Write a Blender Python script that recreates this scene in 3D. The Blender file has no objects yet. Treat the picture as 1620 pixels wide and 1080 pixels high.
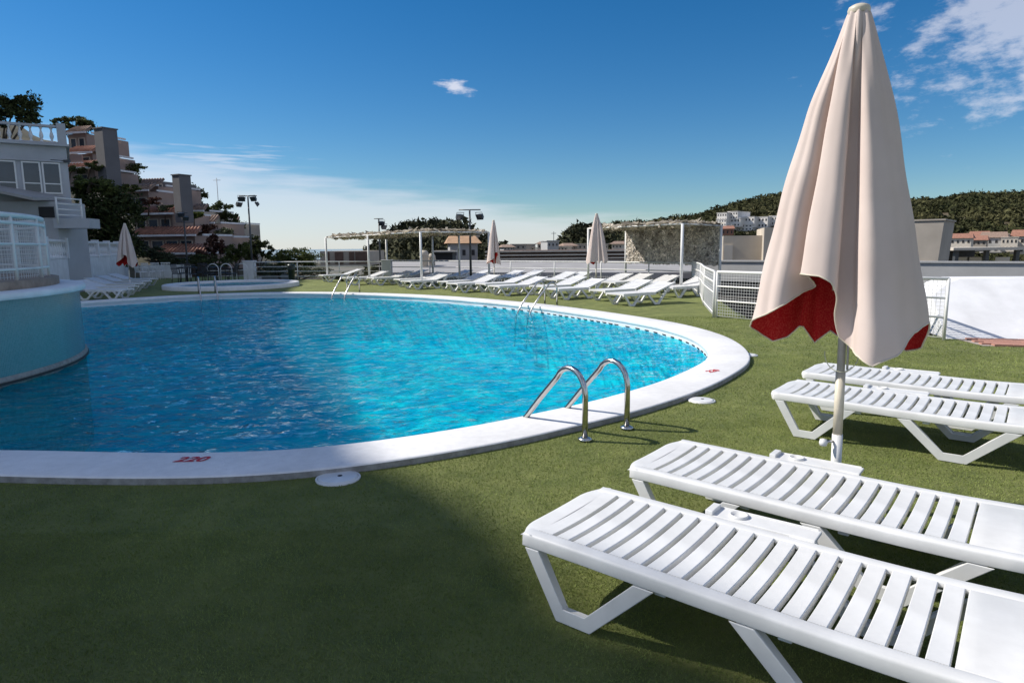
import bpy, bmesh, math, random
import numpy as np
from mathutils import Vector, Matrix
from mathutils import noise as mnoise
R = math.radians
random.seed(7); rng = np.random.default_rng(7)
S = bpy.context.scene
COL = S.collection

# ------------------------------------------------------------------ camera
FPX, YH, ROLL, EYE = 1040.0, 390.0, R(.55), 1.52
PITCH = math.atan((540-YH)/FPX)
cam_d = bpy.data.cameras.new('camera'); cam = bpy.data.objects.new('camera', cam_d); COL.objects.link(cam)
cam_d.sensor_width = 36; cam_d.lens = FPX/1620*36; cam_d.clip_start = .05; cam_d.clip_end = 9000
FW = Vector((0, math.cos(PITCH), -math.sin(PITCH))); RT = Vector((1, 0, 0)); UP = RT.cross(FW)
RT2 = RT*math.cos(ROLL)-UP*math.sin(ROLL); UP2 = UP*math.cos(ROLL)+RT*math.sin(ROLL)
M = Matrix((RT2, UP2, -FW)).transposed().to_4x4(); M.translation = (0, 0, EYE)
cam.matrix_world = M; S.camera = cam
S.render.resolution_x, S.render.resolution_y = 1024, 682

def ray(px, py): return FW+RT2*((px-810)/FPX)+UP2*((540-py)/FPX)
def gp(px, py, z=0.0):                     # survey point of the photograph on a level plane
    d = ray(px, py); return Vector((0, 0, EYE))+d*((z-EYE)/d.z)
def at(px, py, Y):                         # survey point at a known distance
    d = ray(px, py); return Vector((0, 0, EYE))+d*(Y/d.y)

# ------------------------------------------------------------------ sky, sun, exposure
SUN_AZ, SUN_EL = math.atan2(-.97, .22), R(41)
sun_dir = Vector((math.sin(SUN_AZ)*math.cos(SUN_EL), math.cos(SUN_AZ)*math.cos(SUN_EL), math.sin(SUN_EL)))
W = bpy.data.worlds.new('World'); S.world = W; W.use_nodes = True
def N(nt, kind, **kw):
    n = nt.nodes.new(kind)
    for k, v in kw.items(): setattr(n, k, v)
    return n
def wire(nt, v, sock):
    if hasattr(v, 'bl_idname') or isinstance(v, bpy.types.NodeSocket): nt.links.new(v, sock)
    else: sock.default_value = v
def MT(nt, op, a, b=0.0, c=0.0, clamp=False):
    n = N(nt, 'ShaderNodeMath', operation=op, use_clamp=clamp)
    for i, v in enumerate((a, b, c)): wire(nt, v, n.inputs[i])
    return n.outputs[0]
def SMOOTH(nt, v, lo, hi):
    n = N(nt, 'ShaderNodeMapRange', interpolation_type='SMOOTHSTEP')
    wire(nt, v, n.inputs[0]); wire(nt, lo, n.inputs[1]); wire(nt, hi, n.inputs[2]); return n.outputs[0]
def build_world():
    nt = W.node_tree; nt.nodes.clear()
    out = N(nt, 'ShaderNodeOutputWorld')
    sky = N(nt, 'ShaderNodeTexSky', sky_type='NISHITA')
    sky.sun_disc = False; sky.sun_elevation = SUN_EL; sky.sun_rotation = SUN_AZ
    sky.air_density = 1.0; sky.dust_density = .12; sky.ozone_density = 1.6; sky.altitude = 60
    hs = N(nt, 'ShaderNodeHueSaturation'); hs.inputs['Saturation'].default_value = 1.28; hs.inputs['Value'].default_value = 1.0
    tn = N(nt, 'ShaderNodeMix', data_type='RGBA', blend_type='MULTIPLY'); tn.inputs[0].default_value = 1; tn.inputs[7].default_value = (.80, .96, 1.13, 1)
    nt.links.new(sky.outputs[0], tn.inputs[6]); nt.links.new(tn.outputs[2], hs.inputs['Color'])
    bg = N(nt, 'ShaderNodeBackground'); bg.inputs[1].default_value = .061
    nt.links.new(hs.outputs[0], bg.inputs[0])
    tc = N(nt, 'ShaderNodeTexCoord'); sp = N(nt, 'ShaderNodeSeparateXYZ'); nt.links.new(tc.outputs['Generated'], sp.inputs[0])
    x, y, z = sp.outputs
    az = MT(nt, 'ARCTAN2', x, y); el = MT(nt, 'ARCSINE', z)
    def noise(sx, sy, off, detail=6, rough=.55, scale=1):
        c = N(nt, 'ShaderNodeCombineXYZ'); wire(nt, MT(nt, 'MULTIPLY', az, sx), c.inputs[0]); wire(nt, MT(nt, 'MULTIPLY', el, sy), c.inputs[1]); c.inputs[2].default_value = off
        n = N(nt, 'ShaderNodeTexNoise'); n.inputs['Scale'].default_value = scale; n.inputs['Detail'].default_value = detail; n.inputs['Roughness'].default_value = rough
        nt.links.new(c.outputs[0], n.inputs['Vector']); return n.outputs[0]
    # low lavender bank over the sea, higher to the left
    top = MT(nt, 'MULTIPLY_ADD', MT(nt, 'MAXIMUM', az, -.62), -.135, .062)
    top = MT(nt, 'MAXIMUM', top, .022)
    n1 = noise(6, 55, 3.1)
    rel = MT(nt, 'SUBTRACT', MT(nt, 'ADD', top, MT(nt, 'MULTIPLY_ADD', n1, .07, -.035)), el)
    bank = MT(nt, 'MULTIPLY', SMOOTH(nt, rel, -.012, .03), .52)
    # broken fair-weather cloud, upper right
    def blob(a0, e0, ra, re):
        u = MT(nt, 'DIVIDE', MT(nt, 'SUBTRACT', az, a0), ra); v = MT(nt, 'DIVIDE', MT(nt, 'SUBTRACT', el, e0), re)
        return MT(nt, 'SUBTRACT', 1.0, MT(nt, 'SQRT', MT(nt, 'ADD', MT(nt, 'MULTIPLY', u, u), MT(nt, 'MULTIPLY', v, v))))
    n2 = noise(21, 44, 8.37, 7, .62)
    c2 = SMOOTH(nt, MT(nt, 'ADD', MT(nt, 'MULTIPLY', blob(.66, .255, .26, .17), .42), n2), .62, .88)
    c2 = MT(nt, 'MULTIPLY', c2, .50)
    n3 = noise(40, 110, 1.7, 5, .6)
    tilt = MT(nt, 'ADD', el, MT(nt, 'MULTIPLY', az, .22))
    u = MT(nt, 'DIVIDE', MT(nt, 'SUBTRACT', az, -.079), .045); v = MT(nt, 'DIVIDE', MT(nt, 'SUBTRACT', tilt, .209), .013)
    b3 = MT(nt, 'SUBTRACT', 1.0, MT(nt, 'SQRT', MT(nt, 'ADD', MT(nt, 'MULTIPLY', u, u), MT(nt, 'MULTIPLY', v, v))))
    c3 = MT(nt, 'MULTIPLY', SMOOTH(nt, MT(nt, 'ADD', MT(nt, 'MULTIPLY', b3, .5), n3), .62, 1.0), .75)
    # a few faint streaks above the bank
    n4 = noise(9, 130, 5.5, 5, .55)
    c4 = MT(nt, 'MULTIPLY', SMOOTH(nt, MT(nt, 'ADD', MT(nt, 'MULTIPLY', blob(-.40, .118, .2, .03), .3), n4), .66, .86), .45)
    # unseen cloud added around the out-of-view sky to brighten and neutralise the shade
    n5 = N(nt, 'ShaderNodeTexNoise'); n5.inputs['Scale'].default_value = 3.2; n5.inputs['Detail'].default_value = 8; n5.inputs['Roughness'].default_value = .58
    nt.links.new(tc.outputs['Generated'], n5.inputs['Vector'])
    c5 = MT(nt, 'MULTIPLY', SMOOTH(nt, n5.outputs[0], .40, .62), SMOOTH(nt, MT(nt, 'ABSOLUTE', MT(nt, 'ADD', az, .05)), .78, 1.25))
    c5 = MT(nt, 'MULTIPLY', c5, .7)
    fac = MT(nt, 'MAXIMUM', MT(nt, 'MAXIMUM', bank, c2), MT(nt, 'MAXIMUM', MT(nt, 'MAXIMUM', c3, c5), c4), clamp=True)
    cl = N(nt, 'ShaderNodeBackground'); cl.inputs[0].default_value = (.64, .645, .71, 1); cl.inputs[1].default_value = .95
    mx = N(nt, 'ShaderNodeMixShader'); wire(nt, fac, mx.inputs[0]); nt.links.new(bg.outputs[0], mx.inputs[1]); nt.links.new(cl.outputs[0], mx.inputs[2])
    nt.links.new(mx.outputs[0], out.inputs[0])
build_world()
sl = bpy.data.lights.new('sun', 'SUN'); sl.energy = 4.0; sl.angle = R(.5); sl.color = (1, .945, .86)
so = bpy.data.objects.new('sun', sl); COL.objects.link(so)
so.rotation_euler = sun_dir.to_track_quat('Z', 'Y').to_euler(); so.location = (-30, 10, 40)
vs = S.view_settings; vs.view_transform = 'Standard'; vs.look = 'None'; vs.gamma = 1; vs.use_curve_mapping = False; vs.exposure = .5
S.cycles.max_bounces = 8; S.cycles.transparent_max_bounces = 12; S.cycles.caustics_reflective = False; S.cycles.caustics_refractive = False

# ------------------------------------------------------------------ materials
def mat(name, col, rough=.6, var=.12, scale=6, bump=0, bscale=60, metal=0, col2=None, spec=.5, detail=5, island=0, trans=0, coat=0, v2=0, s2=.5):
    m = bpy.data.materials.new(name); m.use_nodes = True; nt = m.node_tree
    p = nt.nodes['Principled BSDF']; p.inputs['Roughness'].default_value = rough; p.inputs['Metallic'].default_value = metal
    p.inputs['Specular IOR Level'].default_value = spec
    tc = N(nt, 'ShaderNodeTexCoord')
    n = N(nt, 'ShaderNodeTexNoise'); n.inputs['Scale'].default_value = scale; n.inputs['Detail'].default_value = detail; n.inputs['Roughness'].default_value = .62
    nt.links.new(tc.outputs['Object'], n.inputs['Vector'])
    c1 = tuple(c*(1-var) for c in col[:3])+(1,); c2 = tuple(col2)+(1,) if col2 else tuple(min(1, c*(1+var)) for c in col[:3])+(1,)
    r = N(nt, 'ShaderNodeValToRGB'); r.color_ramp.elements[0].position = .32; r.color_ramp.elements[1].position = .68
    r.color_ramp.elements[0].color = c1; r.color_ramp.elements[1].color = c2
    nt.links.new(n.outputs[0], r.inputs[0]); colout = r.outputs[0]
    if v2:
        nb = N(nt, 'ShaderNodeTexNoise'); nb.inputs['Scale'].default_value = s2; nb.inputs['Detail'].default_value = 7; nt.links.new(tc.outputs['Object'], nb.inputs['Vector'])
        hb = N(nt, 'ShaderNodeHueSaturation'); mb = N(nt, 'ShaderNodeMapRange'); mb.inputs[1].default_value = .3; mb.inputs[2].default_value = .7; mb.inputs[3].default_value = 1-v2; mb.inputs[4].default_value = 1+v2*.6
        nt.links.new(nb.outputs[0], mb.inputs[0]); nt.links.new(mb.outputs[0], hb.inputs['Value']); nt.links.new(colout, hb.inputs['Color']); colout = hb.outputs[0]
    if island:
        g = N(nt, 'ShaderNodeNewGeometry'); h = N(nt, 'ShaderNodeHueSaturation')
        mr = N(nt, 'ShaderNodeMapRange'); mr.inputs[3].default_value = 1-island; mr.inputs[4].default_value = 1+island
        nt.links.new(g.outputs['Random Per Island'], mr.inputs[0]); nt.links.new(mr.outputs[0], h.inputs['Value'])
        nt.links.new(colout, h.inputs['Color']); colout = h.outputs[0]
    nt.links.new(colout, p.inputs['Base Color'])
    if bump:
        b = N(nt, 'ShaderNodeBump'); b.inputs['Strength'].default_value = bump; b.inputs['Distance'].default_value = .01
        n2 = N(nt, 'ShaderNodeTexNoise'); n2.inputs['Scale'].default_value = bscale; n2.inputs['Detail'].default_value = 4
        nt.links.new(tc.outputs['Object'], n2.inputs['Vector']); nt.links.new(n2.outputs[0], b.inputs['Height']); nt.links.new(b.outputs[0], p.inputs['Normal'])
    if trans:
        tr = N(nt, 'ShaderNodeBsdfTranslucent'); mx = N(nt, 'ShaderNodeMixShader'); mx.inputs[0].default_value = trans
        nt.links.new(colout, tr.inputs[0]); o = nt.nodes['Material Output']
        nt.links.new(p.outputs[0], mx.inputs[1]); nt.links.new(tr.outputs[0], mx.inputs[2]); nt.links.new(mx.outputs[0], o.inputs[0])
    return m
MA = {}
def defmats():
    MA['plastic'] = mat('white_plastic', (.70, .70, .69), .40, .05, 9, .06, 30, spec=.4, v2=.10, s2=3.5)
    MA['plastic_far'] = mat('white_plastic_weathered', (.74, .74, .74), .45, .07, 5)
    MA['coping'] = mat('painted_coping', (.79, .78, .77), .7, .06, 14, .3, 90, detail=9, v2=.12, s2=1.1)
    MA['coping_edge'] = mat('bare_concrete_edge', (.30, .29, .275), .85, .28, 14, .4, 60)
    MA['white_paint'] = mat('white_paint', (.70, .70, .69), .55, .06, 3, .08, 50)
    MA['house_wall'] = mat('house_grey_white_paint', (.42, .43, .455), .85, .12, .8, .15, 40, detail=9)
    MA['white_wall'] = mat('white_wall_paint', (.76, .76, .775), .8, .08, .9, .15, 40, detail=9, v2=.1, s2=3)
    MA['steel'] = mat('stainless_steel', (.55, .54, .52), .22, .1, 20, metal=1)
    MA['black_metal'] = mat('black_metal', (.025, .025, .03), .45, .2, 10)
    MA['dark_grey'] = mat('dark_grey_metal', (.06, .065, .07), .45, .2, 10)
    MA['turf_base'] = mat('turf_backing', (.148, .185, .046), .95, .2, 3.0, .9, 330, col2=(.22, .24, .07), detail=12, v2=.16, s2=.7)
    MA['blade'] = mat('turf_blade', (.185, .24, .05), .75, .2, 1.2, col2=(.285, .335, .10), island=.32, trans=.15, spec=.2, v2=.16, s2=.7)
    MA['leaf_dark'] = mat('leaf_dark', (.042, .062, .020), .7, .3, .8, col2=(.085, .10, .035), island=.6, trans=.25, spec=.25)
    MA['leaf_mid'] = mat('leaf_mid', (.075, .105, .028), .7, .3, .8, col2=(.14, .16, .045), island=.55, trans=.25, spec=.25)
    MA['leaf_bright'] = mat('leaf_bright', (.10, .13, .03), .7, .3, .8, island=.5, trans=.3, spec=.25)
    MA['leaf_grey'] = mat('leaf_greygreen', (.075, .090, .050), .7, .3, .8, island=.5, trans=.2, spec=.25)
    MA['leaf_red'] = mat('leaf_russet', (.075, .035, .025), .7, .3, .8, island=.5, trans=.2, spec=.25)
    MA['forest'] = mat('forest_crowns', (.032, .042, .016), .85, .3, .035, col2=(.085, .080, .036), island=.55, spec=.1)
    MA['forest_far'] = mat('forest_crowns_knoll', (.040, .046, .024), .85, .35, .03, col2=(.075, .075, .04), island=.5, spec=.1)  # slightly bluer, more even crown tone for the two knolls
    MA['bark'] = mat('bark', (.09, .065, .045), .9, .3, 8, .5, 30)
    MA['soil'] = mat('soil', (.16, .11, .07), .95, .35, .06, col2=(.10, .10, .05), detail=10)
    MA['scrub'] = mat('hillside_scrub', (.045, .05, .022), .95, .4, .5, .6, 6, col2=(.10, .085, .05), detail=12)
    MA['ground'] = mat('far_ground', (.12, .12, .085), .95, .3, .01, col2=(.20, .18, .15), detail=12)
    MA['sea'] = mat('sea_water', (.03, .07, .12), .15, .1, .01)
    MA['grey_wall'] = mat('grey_render', (.40, .40, .40), .8, .08, 1.2, .1, 30, detail=9)
    MA['grey_roof'] = mat('grey_roof_membrane', (.33, .32, .315), .85, .12, .8, detail=9)
    MA['gravel'] = mat('dark_gravel_roof', (.10, .095, .09), .95, .45, 9, detail=12)
    MA['beige'] = mat('beige_render', (.50, .44, .36), .85, .12, 1.0, .15, 30, detail=9)
    MA['taupe'] = mat('taupe_render', (.36, .325, .285), .85, .14, .8, .15, 30, detail=9)
    MA['cream_wall'] = mat('cream_house_wall', (.60, .54, .46), .85, .1, .7, detail=8)
    MA['hill_white'] = mat('white_apartment_render', (.72, .69, .65), .85, .08, .7, detail=8)
    MA['pink_wall'] = mat('pink_stucco', (.33, .25, .22), .9, .14, .6, .2, 20, detail=9)
    MA['tower'] = mat('grey_chimney_stucco', (.15, .147, .155), .9, .16, .5, .2, 15, detail=9)
    MA['tile_roof'] = mat('terracotta_tiles', (.31, .15, .10), .85, .35, 3, .5, 12, detail=8)
    MA['brown_roof'] = mat('brown_roof_tiles', (.26, .18, .135), .9, .35, 3, .5, 12, detail=8)
    MA['orange_roof'] = mat('orange_roof_tiles', (.42, .26, .15), .85, .25, 1, detail=8)
    MA['brown_panel'] = mat('brown_panel', (.16, .10, .075), .8, .2, 2)
    MA['dark_void'] = mat('dark_interior', (.022, .021, .023), .6, .2, 2)
    MA['glass'] = mat('window_glass', (.035, .045, .06), .08, .2, 2, spec=.7)
    MA['brick'] = mat('terracotta_paver', (.42, .21, .155), .85, .18, 6, .3, 40)
    MA['mortar'] = mat('mortar', (.40, .34, .30), .9, .15, 8)
    MA['red_paint'] = mat('red_paint', (.55, .02, .03), .6, .15, 40)
    MA['fabric'] = None
    MA['mat_straw'] = mat('straw_netting', (.46, .40, .31), .9, .3, 2, col2=(.66, .60, .50), island=.5, trans=.35)
    MA['mat_screen'] = mat('woven_screen', (.58, .51, .44), .9, .3, 2, col2=(.82, .76, .68), island=.5, trans=.2)
    MA['wood_edge'] = mat('weathered_wood', (.28, .22, .17), .85, .3, 5, .3, 20)
    MA['pole_cream'] = mat('cream_pole_paint', (.62, .56, .45), .45, .08, 12)
    MA['pole_grey'] = mat('grey_pole_paint', (.36, .35, .335), .45, .1, 12)
    MA['cord'] = mat('pale_cord', (.55, .55, .40), .8, .1, 20)
    MA['teal_bin'] = mat('dark_green_plastic', (.015, .03, .024), .4, .2, 5)
defmats()

def fabric_mat():
    m = bpy.data.materials.new('parasol_canvas'); m.use_nodes = True; nt = m.node_tree; p = nt.nodes['Principled BSDF']
    p.inputs['Roughness'].default_value = .9; p.inputs['Specular IOR Level'].default_value = .15
    tc = N(nt, 'ShaderNodeTexCoord'); g = N(nt, 'ShaderNodeNewGeometry')
    n = N(nt, 'ShaderNodeTexNoise'); n.inputs['Scale'].default_value = 3; n.inputs['Detail'].default_value = 9
    nt.links.new(tc.outputs['Object'], n.inputs['Vector'])
    r = N(nt, 'ShaderNodeValToRGB'); r.color_ramp.elements[0].position = .3; r.color_ramp.elements[1].position = .7
    r.color_ramp.elements[0].color = (.585, .485, .44, 1); r.color_ramp.elements[1].color = (.65, .55, .505, 1)
    nt.links.new(n.outputs[0], r.inputs[0])
    n2 = N(nt, 'ShaderNodeTexNoise'); n2.inputs['Scale'].default_value = 110; n2.inputs['Detail'].default_value = 6
    nt.links.new(tc.outputs['Object'], n2.inputs['Vector'])
    r2 = N(nt, 'ShaderNodeValToRGB'); r2.color_ramp.elements[0].position = .45; r2.color_ramp.elements[1].position = .75
    r2.color_ramp.elements[0].color = (.42, .012, .016, 1); r2.color_ramp.elements[1].color = (.55, .07, .05, 1)
    nt.links.new(n2.outputs[0], r2.inputs[0])
    mx = N(nt, 'ShaderNodeMix', data_type='RGBA'); nt.links.new(g.outputs['Backfacing'], mx.inputs[0])
    nt.links.new(r.outputs[0], mx.inputs[6]); nt.links.new(r2.outputs[0], mx.inputs[7]); nt.links.new(mx.outputs[2], p.inputs['Base Color'])
    b = N(nt, 'ShaderNodeBump'); b.inputs['Strength'].default_value = .25; b.inputs['Distance'].default_value = .01
    n3 = N(nt, 'ShaderNodeTexNoise'); n3.inputs['Scale'].default_value = 7; n3.inputs['Detail'].default_value = 8
    nt.links.new(tc.outputs['Object'], n3.inputs['Vector']); nt.links.new(n3.outputs[0], b.inputs['Height']); nt.links.new(b.outputs[0], p.inputs['Normal'])
    return m
MA['fabric'] = fabric_mat()

def tile_mat(name, ca, cb, mortar, scale, use_uv=True, bw=1.0, bh=1.0, rough=.25, mort=.04):
    m = bpy.data.materials.new(name); m.use_nodes = True; nt = m.node_tree; p = nt.nodes['Principled BSDF']; p.inputs['Roughness'].default_value = rough
    tc = N(nt, 'ShaderNodeTexCoord')
    b = N(nt, 'ShaderNodeTexBrick', offset=0.0, squash=1.0); b.inputs['Scale'].default_value = scale; b.inputs['Mortar Size'].default_value = mort
    b.inputs['Brick Width'].default_value = bw; b.inputs['Row Height'].default_value = bh
    b.inputs['Color1'].default_value = ca+(1,); b.inputs['Color2'].default_value = cb+(1,); b.inputs['Mortar'].default_value = mortar+(1,)
    nt.links.new(tc.outputs['UV' if use_uv else 'Object'], b.inputs['Vector'])
    n = N(nt, 'ShaderNodeTexNoise'); n.inputs['Scale'].default_value = .8; n.inputs['Detail'].default_value = 8
    mp = N(nt, 'ShaderNodeMapping'); mp.inputs['Scale'].default_value = (3, 3, .6); nt.links.new(tc.outputs['Object'], mp.inputs[0]); nt.links.new(mp.outputs[0], n.inputs['Vector'])
    h = N(nt, 'ShaderNodeHueSaturation'); mr = N(nt, 'ShaderNodeMapRange'); mr.inputs[3].default_value = .8; mr.inputs[4].default_value = 1.2
    nt.links.new(n.outputs[0], mr.inputs[0]); nt.links.new(mr.outputs[0], h.inputs['Value']); nt.links.new(b.outputs[0], h.inputs['Color']); nt.links.new(h.outputs[0], p.inputs['Base Color'])
    return m
MA['drum_tile'] = tile_mat('pale_teal_mosaic', (.085, .24, .28), (.055, .19, .23), (.15, .29, .31), 1, bw=.025, bh=.025, mort=.0028)
MA['pool_tile'] = tile_mat('pool_blue_mosaic', (.42, .80, .90), (.32, .70, .84), (.62, .84, .90), 1, use_uv=False, bw=.05, bh=.05, mort=.005)

def water_mat():
    m = bpy.data.materials.new('pool_water'); m.use_nodes = True; nt = m.node_tree; nt.nodes.remove(nt.nodes['Principled BSDF'])
    out = nt.nodes['Material Output']; tc = N(nt, 'ShaderNodeTexCoord')
    b = N(nt, 'ShaderNodeBump'); b.inputs['Strength'].default_value = 1.0; b.inputs['Distance'].default_value = .052
    mp = N(nt, 'ShaderNodeMapping'); mp.inputs['Rotation'].default_value = (0, 0, R(12)); mp.inputs['Scale'].default_value = (7, 13, 1)
    n = N(nt, 'ShaderNodeTexNoise'); n.inputs['Scale'].default_value = 1.0; n.inputs['Detail'].default_value = 4; n.inputs['Distortion'].default_value = .6
    nt.links.new(tc.outputs['Object'], mp.inputs[0]); nt.links.new(mp.outputs[0], n.inputs['Vector'])
    mp2 = N(nt, 'ShaderNodeMapping'); mp2.inputs['Rotation'].default_value = (0, 0, R(-14)); mp2.inputs['Scale'].default_value = (2.2, 5.2, 1); nt.links.new(tc.outputs['Object'], mp2.inputs[0])
    wn = N(nt, 'ShaderNodeTexNoise'); wn.inputs['Scale'].default_value = 1.3; wn.inputs['Detail'].default_value = 3; nt.links.new(mp2.outputs[0], wn.inputs['Vector'])
    va = N(nt, 'ShaderNodeVectorMath', operation='MULTIPLY_ADD'); va.inputs[1].default_value = (1.1, 1.1, 0); nt.links.new(wn.outputs['Color'], va.inputs[0]); nt.links.new(mp2.outputs[0], va.inputs[2])
    vo = N(nt, 'ShaderNodeTexVoronoi', feature='SMOOTH_F1'); vo.inputs['Scale'].default_value = 1.0; vo.inputs['Smoothness'].default_value = .35; nt.links.new(va.outputs[0], vo.inputs['Vector'])
    hgt = MT(nt, 'MULTIPLY_ADD', vo.outputs['Distance'], 1.15, MT(nt, 'MULTIPLY', n.outputs[0], .75)); nt.links.new(hgt, b.inputs['Height'])
    fr = N(nt, 'ShaderNodeFresnel'); fr.inputs[0].default_value = 1.21; nt.links.new(b.outputs[0], fr.inputs['Normal'])
    gl = N(nt, 'ShaderNodeBsdfGlossy'); gl.inputs['Roughness'].default_value = .035; nt.links.new(b.outputs[0], gl.inputs['Normal'])
    tr = N(nt, 'ShaderNodeBsdfTransparent'); tr.inputs[0].default_value = (.02, .80, .95, 1)
    # caustic light net painted into the water tint from its own cell pattern
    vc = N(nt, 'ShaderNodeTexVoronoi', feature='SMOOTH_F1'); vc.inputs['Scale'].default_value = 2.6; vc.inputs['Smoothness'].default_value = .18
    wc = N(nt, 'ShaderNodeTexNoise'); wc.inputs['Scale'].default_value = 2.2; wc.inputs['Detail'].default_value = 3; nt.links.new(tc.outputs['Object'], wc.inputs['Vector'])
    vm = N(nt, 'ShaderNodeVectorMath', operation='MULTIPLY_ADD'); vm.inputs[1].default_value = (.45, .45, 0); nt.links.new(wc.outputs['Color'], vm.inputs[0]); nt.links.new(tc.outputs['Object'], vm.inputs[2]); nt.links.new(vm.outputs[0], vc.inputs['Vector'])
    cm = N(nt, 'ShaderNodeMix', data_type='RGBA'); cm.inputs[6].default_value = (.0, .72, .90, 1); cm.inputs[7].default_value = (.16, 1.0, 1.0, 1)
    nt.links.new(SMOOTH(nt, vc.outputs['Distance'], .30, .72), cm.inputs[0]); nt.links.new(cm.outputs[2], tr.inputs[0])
    df = N(nt, 'ShaderNodeBsdfDiffuse'); df.inputs[0].default_value = (.0, .50, .72, 1); nt.links.new(b.outputs[0], df.inputs['Normal'])
    m1 = N(nt, 'ShaderNodeMixShader'); m1.inputs[0].default_value = .22; nt.links.new(tr.outputs[0], m1.inputs[1]); nt.links.new(df.outputs[0], m1.inputs[2])
    m2 = N(nt, 'ShaderNodeMixShader'); nt.links.new(fr.outputs[0], m2.inputs[0]); nt.links.new(m1.outputs[0], m2.inputs[1]); nt.links.new(gl.outputs[0], m2.inputs[2])
    nt.links.new(m2.outputs[0], out.inputs[0]); return m
MA['water'] = water_mat()

# ------------------------------------------------------------------ mesh helpers
class MB:
    def __init__(s): s.v = []; s.f = []; s.sm = []
    def add(s, vs, fs, smooth=False):
        o = len(s.v); s.v += [tuple(v) for v in vs]; s.f += [tuple(i+o for i in f) for f in fs]; s.sm += [smooth]*len(fs); return s
    def box(s, c, d, rz=0, M=None):
        x, y, z = d[0]/2, d[1]/2, d[2]/2; ca, sa = math.cos(rz), math.sin(rz); vs = []
        for (a, b, e) in ((-x,-y,-z),(x,-y,-z),(x,y,-z),(-x,y,-z),(-x,-y,z),(x,-y,z),(x,y,z),(-x,y,z)):
            v = Vector((c[0]+a*ca-b*sa, c[1]+a*sa+b*ca, c[2]+e)); vs.append(M @ v if M else v)
        return s.add(vs, [(0,3,2,1),(4,5,6,7),(0,1,5,4),(1,2,6,5),(2,3,7,6),(3,0,4,7)])
    def bar(s, p, q, w, h, up=Vector((0,0,1))):       # rectangular bar from p to q
        p, q = Vector(p), Vector(q); d = (q-p).normalized(); a = d.cross(up)
        if a.length < 1e-4: a = d.cross(Vector((0,1,0)))
        a.normalize(); b = a.cross(d); vs = []
        for c in (p, q):
            for (i, j) in ((-1,-1),(1,-1),(1,1),(-1,1)): vs.append(c+a*(i*w/2)+b*(j*h/2))
        return s.add(vs, [(0,1,2,3),(7,6,5,4),(0,4,5,1),(1,5,6,2),(2,6,7,3),(3,7,4,0)])
    def tube(s, pts, r, n=8, cap=True):
        pts = [Vector(p) for p in pts]; rs = r if isinstance(r, (list, tuple)) else [r]*len(pts); vs = []; fs = []
        ref = Vector((0,0,1)); t0 = (pts[1]-pts[0]).normalized()
        if abs(t0.dot(ref)) > .9: ref = Vector((1,0,0))
        a = t0.cross(ref).normalized()
        for i, p in enumerate(pts):
            t = (pts[min(i+1, len(pts)-1)]-pts[max(i-1, 0)]).normalized(); a = (a-t*a.dot(t)).normalized(); b = t.cross(a)
            for k in range(n): g = 2*math.pi*k/n; vs.append(p+(a*math.cos(g)+b*math.sin(g))*rs[i])
        for i in range(len(pts)-1):
            for k in range(n): fs.append((i*n+k, i*n+(k+1)%n, (i+1)*n+(k+1)%n, (i+1)*n+k))
        s.add(vs, fs, True)
        if cap: o = len(s.v)-len(vs); s.f += [tuple(o+k for k in range(n))[::-1], tuple(o+(len(pts)-1)*n+k for k in range(n))]; s.sm += [False, False]
        return s
    def lathe(s, c, prof, n=16, smooth=True, a0=0, a1=2*math.pi):
        full = abs(a1-a0-2*math.pi) < 1e-6; m = n if full else n+1; vs = []; fs = []
        for (r, z) in prof:
            for k in range(m): g = a0+(a1-a0)*k/n; vs.append((c[0]+r*math.cos(g), c[1]+r*math.sin(g), c[2]+z))
        for i in range(len(prof)-1):
            for k in range(n): k2 = (k+1) % m; fs.append((i*m+k, i*m+k2, (i+1)*m+k2, (i+1)*m+k))
        return s.add(vs, fs, smooth)
    def prism(s, poly, z0, z1):
        n = len(poly); vs = [(p[0], p[1], z0) for p in poly]+[(p[0], p[1], z1) for p in poly]
        return s.add(vs, [tuple(range(n))[::-1], tuple(range(n, 2*n))]+[(i, (i+1)%n, n+(i+1)%n, n+i) for i in range(n)])
    def loft(s, rings, closed_ring=True, caps=True, smooth=True):
        n = len(rings[0]); vs = [p for r in rings for p in r]; fs = []
        for i in range(len(rings)-1):
            for k in range(n if closed_ring else n-1): fs.append((i*n+k, i*n+(k+1)%n, (i+1)*n+(k+1)%n, (i+1)*n+k))
        s.add(vs, fs, smooth)
        if caps and closed_ring:
            o = len(s.v)-len(vs); s.f += [tuple(o+k for k in range(n))[::-1], tuple(o+(len(rings)-1)*n+k for k in range(n))]; s.sm += [False, False]
        return s
    def mesh(s, name, m):
        me = bpy.data.meshes.new(name); me.from_pydata(s.v, [], s.f); me.polygons.foreach_set('use_smooth', s.sm); me.materials.append(m); me.update(); return me
    def build(s, name, m, parent=None, bevel=0, auto=None):
        o = bpy.data.objects.new(name, s.mesh(name, MA[m] if isinstance(m, str) else m)); COL.objects.link(o)
        if parent: o.parent = parent
        if bevel: b = o.modifiers.new('bevel', 'BEVEL'); b.width = bevel; b.segments = 2; b.limit_method = 'ANGLE'; b.angle_limit = R(35)
        return o
def tag(o, label=None, cat=None, group=None, kind=None):
    if label: o['label'] = label
    if cat: o['category'] = cat
    if group: o['group'] = group
    if kind: o['kind'] = kind
    return o
def thing(name, loc, label, cat, group=None, rz=0):
    o = bpy.data.objects.new(name, None); COL.objects.link(o); o.location = loc; o.rotation_euler = (0, 0, rz); o.empty_display_size = .2
    return tag(o, label, cat, group)
def copy_tree(o, parent=None):
    c = o.copy(); COL.objects.link(c); c.parent = parent
    for ch in list(o.children): copy_tree(ch, c)
    return c
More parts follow.
